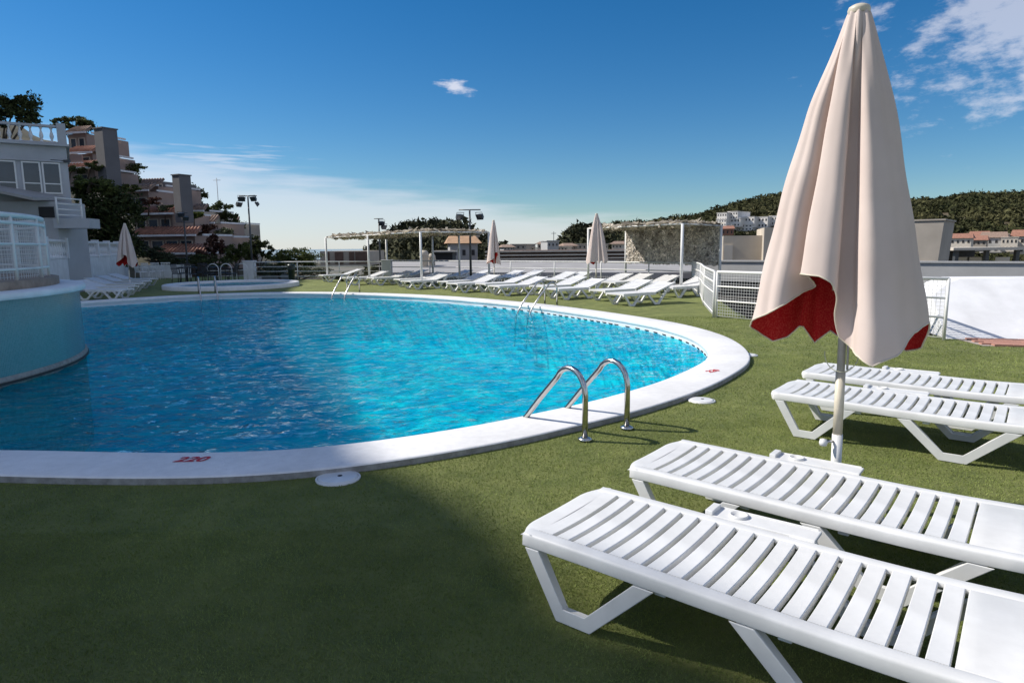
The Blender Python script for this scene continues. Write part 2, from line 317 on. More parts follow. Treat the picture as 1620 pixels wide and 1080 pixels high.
def share(me, name, parent, loc=(0,0,0), rz=0, scale=None):
    o = bpy.data.objects.new(name, me); COL.objects.link(o); o.parent = parent; o.location = loc; o.rotation_euler = (0, 0, rz)
    if scale: o.scale = scale
    return o
def np_mesh(name, V, F, m, parent=None, smooth=False):      # V (n,3), F (m,k)
    me = bpy.data.meshes.new(name); V = np.asarray(V, np.float32); F = np.asarray(F, np.int32); k = F.shape[1]
    me.vertices.add(len(V)); me.vertices.foreach_set('co', V.ravel()); me.loops.add(F.size); me.loops.foreach_set('vertex_index', F.ravel())
    me.polygons.add(len(F)); me.polygons.foreach_set('loop_start', np.arange(0, F.size, k, dtype=np.int32)); me.polygons.foreach_set('loop_total', np.full(len(F), k, np.int32))
    me.polygons.foreach_set('use_smooth', np.full(len(F), smooth)); me.materials.append(MA[m] if isinstance(m, str) else m); me.update(calc_edges=True); me.validate()
    o = bpy.data.objects.new(name, me); COL.objects.link(o)
    if parent: o.parent = parent
    return o
def catmull(pts, per=8, closed=True):
    P = [np.array(p, float) for p in pts]; n = len(P); out = []
    for i in range(n if closed else n-1):
        g = lambda j: P[j % n] if closed else P[max(0, min(n-1, j))]
        p0, p1, p2, p3 = g(i-1), g(i), g(i+1), g(i+2)
        for k in range(per):
            t = k/per; out.append(.5*((2*p1)+(-p0+p2)*t+(2*p0-5*p1+4*p2-p3)*t*t+(-p0+3*p1-3*p2+p3)*t**3))
    if not closed: out.append(P[-1])
    return np.array(out)
def in_poly(X, Y, poly):
    r = np.zeros(X.shape, bool); n = len(poly)
    for i in range(n):
        x1, y1 = poly[i][:2]; x2, y2 = poly[(i+1) % n][:2]
        c = ((y1 > Y) != (y2 > Y)) & (X < (x2-x1)*(Y-y1)/(y2-y1+1e-12)+x1); r ^= c
    return r

# ------------------------------------------------------------------ pool, coping, deck
COPZ, WATZ = .055, -.12
inner_px = [(0,710),(150,713),(300,714.5),(450,710),(600,695),(750,672),(850,652),(950,630),(1040,604),(1095,581),(1120,564),(1116,546),(1090,529),(1040,514),(980,503),(900,491),(820,481),(700,470.5),(600,465.5),(480,463),(330,466),(155,476)]
inner = [tuple(gp(x, y, COPZ)[:2]) for x, y in inner_px]
inner += [(-14.2, 16.6), (-15.6, 13.5), (-15.6, 10), (-13.6, 7.2), (-10, 5.6), (-6.8, 4.95)]
inner = catmull(inner, 8)
for _ in range(6): inner = (np.roll(inner, 1, 0)+inner*2+np.roll(inner, -1, 0))/4
def offset(poly, d):
    t = np.roll(poly, -1, 0)-np.roll(poly, 1, 0); t /= np.linalg.norm(t, axis=1)[:, None]+1e-9
    return poly+np.stack([t[:, 1], -t[:, 0]], 1)*d          # counter-clockwise polygon: outward
CW = .53
area = .5*np.sum(inner[:, 0]*np.roll(inner[:, 1], -1)-np.roll(inner[:, 0], -1)*inner[:, 1])
if area < 0: inner = inner[::-1].copy()
outer = offset(inner, CW); inner2 = offset(inner, .012)

def ring_mesh(name, profile, m, smooth=False):     # profile: (offset, z) swept round the pool
    rings = [[(p[0], p[1], z) for p in offset(inner, d)] for d, z in profile]; n = len(inner); V = [v for r in rings for v in r]
    F = [(i*n+k, i*n+(k+1)%n, (i+1)*n+(k+1)%n, (i+1)*n+k) for i in range(len(profile)-1) for k in range(n)]
    b = MB(); b.add(V, F, smooth); return b.build(name, m)
cop = ring_mesh('pool_coping', [(.012, -.035), (-.0, -.028), (-.002, COPZ-.016), (.010, COPZ-.003), (.03, COPZ), (CW-.02, COPZ), (CW-.006, COPZ-.004), (CW, COPZ-.012)], 'coping', True)
tag(cop, 'white painted concrete coping around the big pool', 'coping', kind='structure')
e = ring_mesh('coping_edge', [(CW, COPZ-.012), (CW+.004, -.03)], 'coping_edge'); e.parent = cop
shell = ring_mesh('pool_shell', [(.012, -.035), (.02, -.105), (.02, -1.45)], 'pool_tile'); tag(shell, 'blue mosaic wall and floor of the big pool', 'pool', kind='structure')
shell.data.materials.append(MA['white_wall'])
for i, p in enumerate(shell.data.polygons):
    if i < len(inner): p.material_index = 1
n = len(inner); b = MB(); b.add([(p[0], p[1], -1.45) for p in offset(inner, .03)], [tuple(range(n))]); fl = b.build('pool_floor', 'pool_tile', shell)
# dark overflow slots along the waterline of the far wall
slot_me = MB().box((0, 0, 0), (.13, .012, .018)).mesh('overflow_slot', MA['dark_void'])
acc = 0; cnt = 0
for k in range(n):
    p, q = inner2[k], inner2[(k+1) % n]; seg = np.linalg.norm(q-p); acc += seg
    mid = (p+q)/2
    if acc > .2 and mid[0] > -3 and mid[1] > 8.0 and mid[1] < 18 and cnt < 90:
        acc = 0; cnt += 1; t = (q-p)/seg
        share(slot_me, 'overflow_slot', shell, (mid[0], mid[1], -.094), math.atan2(t[1], t[0]))

# water: rippled surface
def water():
    x0, x1, y0, y1 = inner[:, 0].min()-.2, inner[:, 0].max()+.2, inner[:, 1].min()-.2, inner[:, 1].max()+.2
    st = .05; xs = np.arange(x0, x1, st); ys = np.arange(y0, y1, st); X, Y = np.meshgrid(xs, ys); Z = np.zeros_like(X)
    r = np.random.default_rng(3)
    wx = .35*np.sin(X*.9+Y*.5)+.3*np.sin(Y*1.1-X*.4+2); wy = .3*np.sin(X*.7-Y*.8+1)+.25*np.cos(X*1.3+.4)
    for lam, amp, k in ((1.1, .0040, 5), (.55, .0042, 9), (.30, .0032, 14), (.18, .0018, 14)):
        for _ in range(k):
            a = r.normal(R(-55), .75); l = lam*r.uniform(.75, 1.3); ph = r.uniform(0, 6.28)
            Z += amp/math.sqrt(k)*1.5*np.sin(2*math.pi/l*((X+wx)*math.cos(a)+(Y+wy)*math.sin(a))+ph)
    Z = WATZ+Z
    ny, nx = X.shape; idx = np.arange(nx*ny).reshape(ny, nx)
    F = np.stack([idx[:-1, :-1], idx[:-1, 1:], idx[1:, 1:], idx[1:, :-1]], -1).reshape(-1, 4)
    keep = in_poly((X[:-1, :-1]+st/2).ravel(), (Y[:-1, :-1]+st/2).ravel(), offset(inner, .06)); F = F[keep]
    used = np.unique(F); mp = -np.ones(nx*ny, int); mp[used] = np.arange(len(used))
    V = np.stack([X.ravel(), Y.ravel(), Z.ravel()], 1)[used]
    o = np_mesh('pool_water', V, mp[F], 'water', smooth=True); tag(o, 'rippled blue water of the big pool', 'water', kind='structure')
water()

def deck():
    xs0, xs1, ys0, ys1 = -32, 12.5, -8, 36
    bm = bmesh.new()
    border = [(-32, -8), (12.5, -8), (12.5, 11.8), (7.2, 10.4), (4.9, 13.6), (5.6, 17.5), (6.4, 22.0), (3.4, 26.3), (-2.0, 30.0), (-6.4, 31.9), (-13, 33), (-14, 37), (-32, 37)]
    def loop(pts): vs = [bm.verts.new((p[0], p[1], 0)) for p in pts]; return [bm.edges.new((vs[i], vs[(i+1) % len(vs)])) for i in range(len(vs))]
    ed = loop(border)+loop(offset(inner, CW-.03))
    bmesh.ops.triangle_fill(bm, use_beauty=True, use_dissolve=False, edges=ed)
    for f in bm.faces:
        if f.normal.z < 0: f.normal_flip()
    me = bpy.data.meshes.new('turf_deck'); bm.to_mesh(me); bm.free(); me.materials.append(MA['turf_base'])
    o = bpy.data.objects.new('turf_deck', me); COL.objects.link(o); tag(o, 'green artificial turf around the pool', 'turf', kind='structure'); return o, border
turf, DECK = deck()
def side_skirt():
    b = MB(); n = len(DECK)
    for i in range(n):
        p, q = DECK[i], DECK[(i+1) % n]; b.add([(p[0], p[1], -6), (q[0], q[1], -6), (q[0], q[1], 0), (p[0], p[1], 0)], [(0, 1, 2, 3)])
    o = b.build('terrace_wall', 'grey_wall'); tag(o, 'grey retaining wall under the pool terrace', 'wall', kind='structure')
side_skirt()
def blades():
    Vs = []; Fs = []; base = 0
    for (d0, d1, dens, hh, ww) in ((1.7, 3.4, 26000, .011, .0030), (3.4, 5.6, 9000, .012, .0042), (5.6, 9, 3200, .013, .0065), (9, 14, 1100, .014, .011)):
        A = (d1-d0)*2*.82*d1; nn = int(A*dens); Y = rng.uniform(d0, d1, nn); X = rng.uniform(-.82, .82, nn)*d1
        k = (np.abs(X) < .82*Y+.1) & ~in_poly(X, Y, offset(inner, CW+.012)) & in_poly(X, Y, DECK)
        X, Y = X[k], Y[k]; nn = len(X); a = rng.uniform(0, 6.28, nn); h = hh*rng.uniform(.5, 1.15, nn); w = ww*rng.uniform(.7, 1.3, nn)/2
        lx = rng.normal(0, .55, nn)*h; ly = rng.normal(0, .55, nn)*h
        V = np.zeros((nn, 3, 3)); V[:, 0] = np.stack([X-w*np.cos(a), Y-w*np.sin(a), np.full(nn, .0005)], 1); V[:, 1] = np.stack([X+w*np.cos(a), Y+w*np.sin(a), np.full(nn, .0005)], 1); V[:, 2] = np.stack([X+lx, Y+ly, h], 1)
        Vs.append(V.reshape(-1, 3)); Fs.append(np.arange(nn*3).reshape(-1, 3)+base); base += nn*3
    o = np_mesh('turf_blades', np.concatenate(Vs), np.concatenate(Fs), 'blade'); tag(o, 'short green blades of the artificial turf', 'turf', kind='stuff')
blades()

# depth figures painted on the coping
def marking(txt, loc, size, rz, parent):
    cu = bpy.data.curves.new('t', 'FONT'); cu.body = txt; cu.size = size; cu.align_x = 'CENTER'; cu.align_y = 'CENTER'; cu.shear = .25; cu.offset = .004; cu.extrude = .0
    t = bpy.data.objects.new('t', cu); COL.objects.link(t); dg = bpy.context.evaluated_depsgraph_get()
    me = bpy.data.meshes.new_from_object(t.evaluated_get(dg)); bpy.data.objects.remove(t)
    me.materials.clear(); me.materials.append(MA['red_paint']); o = bpy.data.objects.new('depth_marking', me); COL.objects.link(o)
    o.location = loc; o.rotation_euler = (0, 0, rz); o.parent = parent; tag(o, 'red painted figures 220 on the white coping'); return o
p = gp(302, 727, COPZ); marking('220', (p.x, p.y, COPZ+.004), .145, R(2), cop)
p = gp(1127, 587, COPZ); marking('220', (p.x, p.y, COPZ+.004), .13, R(35), cop)

# far ground and sea
b = MB(); b.add([(-3500, -600, -7), (3500, -600, -7), (3500, 6000, -7), (-3500, 6000, -7)], [(0, 1, 2, 3)]); tag(b.build('ground', 'ground'), 'low ground beyond the terrace', 'ground', kind='structure')
b = MB(); b.add([(-3000, 480, -6.5), (-60, 480, -6.5), (-20, 6000, -6.5), (-3000, 6000, -6.5)], [(0, 1, 2, 3)]); tag(b.build('sea', 'sea'), 'sea beyond the town at the horizon', 'sea', kind='structure')

# ------------------------------------------------------------------ white skimmer lids
for (px, py, r, lab) in ((535, 757, .135, 'round white skimmer lid nearest the camera at the coping edge'), (1110, 634, .12, 'round white skimmer lid in the sun by the pool bend'), (1183, 562, .12, 'small white skimmer lid at the far right of the pool bend')):
    g = gp(px, py); t = thing('skimmer_lid', (g.x, g.y, 0), lab, 'lid', 'skimmer lids beside the coping')
    MB().lathe((0,0,0), [(r+.012, .0), (r+.012, .010), (r, .013), (r-.002, .012)], 28).build('rim', 'white_paint', t)
    MB().lathe((0,0,0), [(r-.004, .004), (r-.004, .015), (r-.02, .018), (.0, .018)], 28).build('cover', 'plastic', t)
    MB().lathe((.01, .01, 0), [(.016, .0185), (.016, .0205), (0, .0205)], 10).build('finger_hole', 'dark_void', t)

# ------------------------------------------------------------------ pool ladders
def ladder(base, rz, label, h=.56, scale=1.0):
    t = thing('pool_ladder', base, label, 'ladder', 'steel pool ladders', rz); t.scale = (scale,)*3
    for sx in (-.25, .25):
        pts = [(sx, 0, 0), (sx, 0, h-.2)]
        for k in range(1, 10):
            a = math.pi-math.pi*.82*k/9; pts.append((sx, .17+.17*math.cos(a), h-.2+.2*math.sin(a)))
        l = Vector(pts[-1]); pts += [tuple(l+Vector((0, .22, -.22))), tuple(l+Vector((0, .44, -.46))), tuple(l+Vector((0, .60, -.75))), tuple(l+Vector((0, .66, -1.5)))]
        rl = MB().tube(pts, .0235, 12).build('handrail', 'steel', t)
        MB().lathe((sx, 0, 0), [(.055, .012), (.055, .022), (.03, .032), (.022, .034)], 16).build('flange', 'steel', rl)
    for z, y in ((-.45, .80), (-.75, .84), (-1.05, .87)):
        MB().box((0, y, z), (.5, .07, .025)).build('rung', 'steel', t)
    return t
g1, g2 = gp(926, 697), gp(991, 679); mid = (g1+g2)/2; d = g2-g1; ladder((mid.x, mid.y, 0), math.atan2(d.y, d.x), 'chrome pool ladder with two arched handrails in the foreground')
def edge_ladder(px, py, label):
    g = gp(px, py); i = np.argmin(np.linalg.norm(outer-np.array([g.x, g.y]), axis=1)); o = offset(inner, CW+.07)[i]; t = inner[(i+1) % n]-inner[i-1]; ladder((o[0], o[1], 0), math.atan2(t[1], t[0]), label, .62)
edge_ladder(868, 484, 'pool ladder at the far right edge in front of the sun loungers')
edge_ladder(592, 460, 'pool ladder at the far edge below the left pergola')
edge_ladder(330, 462, 'pool ladder on the shaded far left edge by the small pool')

# ------------------------------------------------------------------ sun loungers
def seat_z(x): return .322+.010*math.cos(x*2.3)+(.03*max(0, x-1.25)**2)
YO = .335
def rail_ring(x, s, zt):
    pts = [(YO-.062, 0), (YO-.012, .002), (YO-.003, -.003), (YO, -.012), (YO+.003, -.054), (YO-.010, -.054), (YO-.014, -.024), (YO-.062, -.022)]
    return [(x, s*y, zt+z) for y, z in (pts if s > 0 else pts[::-1])]
def vleg(b, s, top0, g0, g1, top1, y0=.322, zt=.285):
    y = s*y0; w = .032
    P = [(top0, zt), (g0, .034), (g0+.02, .020), (g1-.02, .020), (g1, .034), (top1, zt-.005)]
    for (xa, za), (xb, zb) in zip(P[:-1], P[1:]):
        b.bar((xa, y, za), (xb, y, zb), w, .040, Vector((0, 0, 1)))
    return b
def ext(b, s, pts, w, h, y):     # mitred channel extruded across y from an x-z path
    n = len(pts); L = []; U = []
    for i in range(n):
        a = Vector(pts[max(i-1, 0)]); c = Vector(pts[min(i+1, n-1)]); p = Vector(pts[i]); d0 = (p-a); d1 = (c-p)
        if d0.length < 1e-6: d0 = d1
        if d1.length < 1e-6: d1 = d0
        d0.normalize(); d1.normalize(); t = (d0+d1).normalized(); nn = Vector((-t.y, t.x)); k = h/2/max(.45, nn.dot(Vector((-d0.y, d0.x))))
        if i in (0, n-1): nn = Vector((-math.copysign(1, d0.y), 0)); k = h/2/max(.35, abs(d0.y))
        L.append(p-nn*k); U.append(p+nn*k)
    rings = []
    for i in range(n):
        rings.append([(L[i].x, y-w/2, L[i].y), (L[i].x, y+w/2, L[i].y), (U[i].x, y+w/2, U[i].y), (U[i].x, y-w/2, U[i].y)])
    b.loft(rings, smooth=False)
SL0, SLD, NSL = .165, .0815, 17
def make_lounger():
    t = thing('sun_lounger', (0,0,0), 'x', 'sun lounger', 'white plastic sun loungers')
    b = MB()
    xs = [.046]+list(np.linspace(.085, 1.74, 24))
    for s in (-1, 1): b.loft([rail_ring(x, s, seat_z(x)) for x in xs])
    # solid foot end with a rolled lip
    fr = []
    prof = [(-.004, -.062), (-.012, -.030), (-.004, -.006), (.02, .0), (.0865, .0)]
    rows = []
    for (x, dz) in prof:
        row = []
        for k in range(21):
            y = (k/20*2-1)*YO; e = abs(y)/YO; cx = .055*max(0, (e-.55)/.45)**2
            row.append((x+cx*(1-max(0, x)/.09), y*(1-.03*(1-max(0, x)/.09)), seat_z(x)+dz-.008*(1-e*e)*(1 if dz > -.02 else 0)))
        rows.append(row)
    b.loft(rows[::-1], closed_ring=False)
    row = [[(x, y, seat_z(x)-.022) for x, y in ((.02, -YO+.02), (.02, YO-.02))], [(x, y, seat_z(x)-.022) for x, y in ((.11, -YO+.09), (.11, YO-.09))]]
    b.loft(row, closed_ring=False)
    b.loft([[(x, y, seat_z(x)+z) for y, z in ((-YO+.0625, -.022), (YO-.0625, -.022), (YO-.0625, 0), (-YO+.0625, 0))] for x in (1.552, 1.6, 1.65, 1.7, 1.74)])      # cross member at the hinge
    b.box((.66, 0, seat_z(.66)-.058), (.045, 2*YO-.04, .035)); b.box((1.10, 0, seat_z(1.1)-.058), (.045, 2*YO-.04, .035))
    b.build('seat_frame', 'plastic', t, bevel=.004)
    # slats
    sb = MB(); yl = YO-.0632; rings = []
    for k in range(9):
        y = -yl+2*yl*k/8; sag = -.010*(1-(y/yl)**2); hw = (SLD-.0195)/2
        rings.append([(-hw, y, sag-.030), (hw, y, sag-.030), (hw, y, sag-.003), (hw-.003, y, sag), (-hw+.003, y, sag), (-hw, y, sag-.003)])
    sb.loft(rings[::-1], smooth=False); sme = sb.mesh('slat', MA['plastic'])
    fb = MB(); rings = []       # wide first slat of the foot end
    for k in range(9):
        y = -yl+2*yl*k/8; sag = -.010*(1-(y/yl)**2); rings.append([(.087, y, sag-.02), (SL0-.0105, y, sag-.02), (SL0-.0105, y, sag), (.087, y, sag)])
    fb.loft(rings[::-1], smooth=False); o = fb.build('slat', 'plastic', t); o.location.z = seat_z(.12)
    for k in range(NSL):
        x = SL0+SLD*(k+.5); share(sme, 'slat', t, (x, 0, seat_z(x)))
    # V-shaped legs
    for s in (-1, 1):
        for (a, g0, g1, c) in ((.095, .235, .365, .605), (.965, 1.205, 1.345, 1.60)):
            lb = MB(); P = [(a, seat_z(a)-.045), (g0, .026), (g1, .026), (c, seat_z(c)-.045)]
            ext(lb, s, P, .040, .046, s*(YO-.024))
            ext(lb, s, [(x, z+(.004 if 0 < i < 3 else -.012)) for i, (x, z) in enumerate(P)], .007, .060, s*(YO+.000))
            lb.build('leg', 'plastic', t, bevel=.003)
    # head section
    bk = thing('headrest', (1.742, 0, seat_z(1.74)), None, None); bk.parent = t; bk.rotation_euler = (0, R(-3), 0)
    b = MB()
    for s in (-1, 1): b.box((.15, s*.285, -.012), (.30, .09, .026))
    b.box((.26, 0, -.012), (.08, .482, .024)); b.box((.03, 0, -.012), (.056, .482, .024)); b.build('headrest_frame', 'plastic', bk, bevel=.005)
    bs = MB().box((0, 0, -.012), (.058, .482, .02)).mesh('slat', MA['plastic'])
    for k in range(2): share(bs, 'slat', bk, (.105+.08*k, 0, 0))
    # side tray with glass holder, on the left-hand side when lying down
    tr = MB(); z = seat_z(.8)+.004
    tr.box((.80, YO+.055, z-.008), (.46, .115, .016)); tr.box((.80, YO+.1085, z+.001), (.44, .007, .010)); tr.box((.585, YO+.05, z+.008), (.035, .105, .022)); tr.box((.98, YO+.02, z-.02), (.10, .05, .03)); tr.box((.62, YO+.02, z-.02), (.10, .05, .03))
    to = tr.build('side_tray', 'plastic', t, bevel=.006)
    MB().lathe((.70, YO+.055, z), [(.040, .0005), (.040, .012), (.034, .012), (.030, .002), (0, .002)], 18).build('glass_holder', 'plastic', to)
    return t
L0 = make_lounger()
AX = math.atan2(-.62, .785)
near = [((826, 846), 'white slatted plastic lounger nearest the camera, with a side tray'), ((997, 743), 'white slatted lounger second from the camera, just in front of the parasol pole'),
        ((1224, 623), 'white slatted lounger just behind the parasol pole'), ((1273, 591), 'white slatted lounger farthest of the four beside the big parasol')]
for i, ((px, py), lab) in enumerate(near):
    g = gp(px, py, .325); o = L0 if i == 0 else copy_tree(L0)
    c = Vector((g.x, g.y, 0))+Vector((-math.sin(AX), math.cos(AX), 0))*YO
    o.location = (c.x-.045*math.cos(AX), c.y-.045*math.sin(AX), .004); o.rotation_euler = (0, 0, AX+R((0, -.8, -.6, -1.2)[i])); o['label'] = lab

# simpler copies for the far side of the pool (raised backs)
def make_far_lounger():
    t = thing('sun_lounger', (0,0,0), 'x', 'sun lounger', 'white plastic sun loungers')
    b = MB()
    for s in (-1, 1): b.box((.57, s*.31, .285), (1.14, .05, .07))
    b.box((.06, 0, .30), (.12, .57, .04)); b.box((1.10, 0, .30), (.08, .57, .04)); b.build('seat_frame', 'plastic_far', t)
    sm = MB().box((0, 0, 0), (.085, .57, .024)).mesh('slat', MA['plastic_far'])
    for k in range(9): share(sm, 'slat', t, (.18+.10*k, 0, .306))
    b = MB(); a = R(17); p = Vector((1.14, 0, .31)); d = Vector((math.cos(a), 0, math.sin(a)))
    for s in (-1, 1): b.bar(p+Vector((0, s*.31, 0)), p+d*.76+Vector((0, s*.30, 0)), .05, .035)
    for k in range(7): q = p+d*(.05+.105*k); b.bar(q+Vector((0, -.29, 0)), q+Vector((0, .29, 0)), .085 if k < 6 else .12, .022, Vector((-math.sin(a), 0, math.cos(a))))
    b.build('backrest', 'plastic_far', t)
    for s in (-1, 1):
        for (a0, g0, g1, c) in ((.05, .24, .37, .60), (.85, 1.12, 1.26, 1.62)):
            lb = MB(); ext(lb, s, [(a0, .28), (g0, .02), (g1, .02), (c, .28 if c < 1 else .43)], .045, .055, s*.31); lb.build('leg', 'plastic_far', t)
    return t
FL = make_far_lounger(); used = [0]
ORD = ['first', 'second', 'third', 'fourth', 'fifth', 'sixth', 'seventh', 'eighth', 'ninth', 'tenth', 'eleventh', 'twelfth', 'thirteenth', 'fourteenth']
def far_lounger(px, py, ang, label, grp):
    o = FL if not used[0] else copy_tree(FL); used[0] = 1
    g = gp(px, py); o.location = (g.x, g.y, .003); o.rotation_euler = (0, 0, R(ang)); o['label'] = label; o['group'] = grp
front = [(972,484),(944,477),(872,474),(848,468.5),(781,468),(760,463.5),(715,463),(700,459),(642,458),(628,454.5),(546,451),(508,446)]
back = [(1050,471),(1003,464),(962,461),(930,460),(871,456),(845,455.5),(800,451),(766,451.5),(716,448.5),(682,449.5),(612,448),(586,451.5)]
for i, (x, y) in enumerate(front): far_lounger(x, y, 36+rng.uniform(-6, 6), f'white plastic lounger, {ORD[i]} from the right in the row nearest the far pool edge', 'white loungers along the far side of the pool')
for i, (x, y) in enumerate(back): far_lounger(x, y, 36+rng.uniform(-6, 6), f'white plastic lounger, {ORD[i]} from the right in the back row by the fence', 'white loungers along the far side of the pool')
for i, (x, y) in enumerate([(204,473),(212,467.5),(222,462),(234,457),(244,452.5)]):
    far_lounger(x, y, 176+rng.uniform(-4, 4), f'white lounger in shade by the left wall, {ORD[i]} from the near end', 'shaded loungers by the left wall')

# ------------------------------------------------------------------ parasols
hemz = lambda y: 1.52-(y-384)/286.0
HEM = [(-.47,.00,515),(-.43,.10,503),(-.385,.135,496),(-.33,.165,488),(-.27,.15,478),(-.20,.07,462),(-.13,.0,452),(-.16,.13,436),(-.215,.21,430),(-.10,.27,433),(-.03,.265,443),(.005,.22,465),(.0,.14,495),(.03,.10,530),(.09,.105,546),(.105,.17,550),(.125,.24,553),(.19,.275,565),(.30,.225,549),(.39,.13,518),(.46,.01,505),(.43,-.08,548),(.36,-.15,557),(.24,-.20,535),(.06,-.10,540),(-.02,-.14,528),(-.10,-.20,552),(-.165,-.12,522),(-.185,-.11,521),(-.25,-.19,543),(-.33,-.21,553),(-.42,-.15,535)]
def make_parasol(H=2.80, small=False):
    t = thing('parasol', (0,0,0), 'x', 'parasol', 'closed cream parasols')
    hem = catmull(HEM, 3 if small else 7); n = len(hem); per = n//len(HEM)
    for k in range(n): hem[k][2] = HEM[k//per][2]*(1-(k % per)/per)+HEM[(k//per+1) % len(HEM)][2]*((k % per)/per); nt_ = 14 if small else 46; ap = H-.06
    V = []; F = []
    cen = np.zeros(2)
    for i in range(nt_+1):
        s = i/nt_
        for k in range(n):
            u, v, py = hem[k]; u -= .045; zb = hemz(py); z = ap+(zb-ap)*s
            tt = (ap-z)/(ap-.98)                               # true height fraction
            g = .12+.88*max(0, tt)**.78 if tt < 1 else 1.0+.25*(tt-1)
            ang = math.atan2(v, u); rr = math.hypot(u, v); bl = min(1, max(0, (tt-.0)/.30)); bl = bl*bl*(3-2*bl)
            r0 = .36*(.9+.1*math.cos(8*ang))
            ru = rr*bl+r0*(1-bl)
            wob = .004*math.sin(9*tt+ang*3)*bl+.003*math.sin(23*tt+ang*5)*bl
            r = ru*g*(1+wob/.3+.014*bl*(abs(((ang*13/6.2832+.6*math.sin(ang*2)) % 1)-.5)*4-1))
            V.append((r*math.cos(ang), -r*math.sin(ang), z))
    for i in range(nt_):
        for k in range(n): F.append((i*n+k, (i+1)*n+k, (i+1)*n+(k+1)%n, i*n+(k+1)%n))
    b = MB(); b.add(V, F, True); can = b.build('canopy', 'fabric', t)
    # make sure the cream side faces outwards
    me = can.data; c = sum((p.normal.dot(Vector((p.center.x, p.center.y, 0))) for p in me.polygons))
    if c < 0: me.flip_normals()
    edge = [V[nt_*n+k] for k in range(n)]
    MB().tube(edge+[edge[0]], .0045, 5, cap=False).build('hem_piping', 'pole_cream', can)
    if not small:
        k0 = per*5-2; pr = []
        for j in range(15):
            i_ = nt_-15+j//2*1+3; q = Vector(V[i_*n+k0+(1 if j % 2 else 0)]); q2 = Vector(V[i_*n+k0]); o_ = Vector((q.x, q.y, 0)).normalized()*.004; pr.append(q2.lerp(q, .55)+o_+Vector((0, 0, .006*(j % 3))))
        MB().tube(pr, .0022, 4).build('printed_mark', 'black_metal', can)
    MB().lathe((0, 0, ap-.02), [(.050, -.012), (.056, .006), (.050, .022), (.03, .032), (0, .034)], 18).build('cap', 'pole_cream', t)
    MB().tube([(0, 0, .62), (0, 0, 2.5)], .0215, 14).build('pole', 'pole_grey', t)
    sl = MB().tube([(0, 0, .0), (0, 0, .44)], .028, 16).build('lower_sleeve', 'white_paint', t)
    MB().tube([(0, 0, .44), (0, 0, .80)], .0255, 16).build('upper_sleeve', 'pole_cream', t)
    if not small:
        kn = MB().tube([(-.02, -.02, .40), (-.062, -.05, .40)], .008, 8); kn.lathe((0, 0, 0), [(0, 0)], 3) if False else None
        kn.build('clamp_screw', 'steel', sl)
        MB().lathe((-.07, -.055, .375), [(.0, .0), (.018, .004), (.023, .02), (.018, .04), (0, .046)], 14).build('clamp_knob', 'white_paint', sl)
        ring = [(.085*math.cos(a), -.02+.035*math.sin(a), .93+.10*math.sin(a)-.02) for a in np.linspace(math.pi*.98, math.pi*2.02, 22)]
        MB().tube(ring, .0028, 6).build('cord', 'cord', t)
        MB().tube([(.03, -.03, 1.0), (.032, -.032, .82)], .007, 6).build('strap', 'pole_grey', t)
        # ribs, seen inside the open folds
        for k in range(8):
            a = k*math.pi/4+.3; MB().bar((.03*math.cos(a), .03*math.sin(a), 2.5), (.06*math.cos(a), .06*math.sin(a), 1.26), .010, .010).build('rib', 'pole_cream', t)
    MB().lathe((0, 0, 0), [(.10, .004), (.10, .016), (.045, .022), (.032, .07), (.030, .07)], 20).build('ground_socket', 'white_paint', t)
    return t
pg = gp(1319, 803); PAR = make_parasol(); PAR.location = (pg.x, pg.y, .002); PAR['label'] = 'large closed cream parasol with red lining, standing among the near loungers'
d = math.atan2(pg.x, pg.y); PAR.rotation_euler = (R(0), R(-.6), -d)
PS = make_parasol(2.55, True)
for i, (px, Y, rz, sc, lab) in enumerate(((782, 23.5, 1.2, .98, 'closed parasol behind the loungers at the right end of the left pergola'), (943, 21.5, 2.9, 1.02, 'closed parasol among the loungers in front of the right pergola'), (205, 24.5, .6, 1.0, 'closed parasol in the shade by the left wall'))):
    o = PS if i == 0 else copy_tree(PS); p = at(px, 440, Y); o.location = (p.x, p.y, 0); o.rotation_euler = (0, 0, rz); o.scale = (sc*.78, sc*.78, sc); o['label'] = lab

# ------------------------------------------------------------------ raised round platform in the pool
DC, DR = (-10.4, 8.2), 4.2
def arc_uv_wall(name, r, z0, z1, m, parent, a0=-math.pi, a1=math.pi, n=120):
    V = []; F = []; UV = []
    for i in range(n+1):
        a = a0+(a1-a0)*i/n; x, y = DC[0]+r*math.cos(a), DC[1]+r*math.sin(a); V += [(x, y, z0), (x, y, z1)]; UV += [(a*r, z0), (a*r, z1)]
    for i in range(n): F.append((2*i, 2*i+2, 2*i+3, 2*i+1))
    b = MB(); b.add(V, F, True); o = b.build(name, m, parent); uv = o.data.uv_layers.new(name='UVMap')
    for l in o.data.loops: uv.data[l.index].uv = UV[l.vertex_index]
    return o
dr = thing('pool_platform', (0, 0, 0), 'round raised platform with pale teal mosaic wall rising from the water', 'platform')
arc_uv_wall('mosaic_wall', DR, -.005, .93, 'drum_tile', dr)
MB().lathe((DC[0], DC[1], 0), [(DR+.001, -1.9), (DR+.001, -.10), (DR+.03, -.09), (DR+.03, -.02), (DR+.001, .0)], 120).build('base_band', 'coping_edge', dr)
MB().lathe((DC[0], DC[1], 0), [(DR-.02, .925), (DR+.075, .93), (DR+.085, .945), (DR+.085, 1.0), (DR+.06, 1.02), (3.9, 1.024), (0, 1.024)], 120).build('coping_slab', 'white_wall', dr)
MB().lathe((DC[0], DC[1], 0), [(3.95, 1.025), (3.95, 1.13), (3.9, 1.135), (0, 1.135)], 120).build('deck_edge', 'wood_edge', dr)
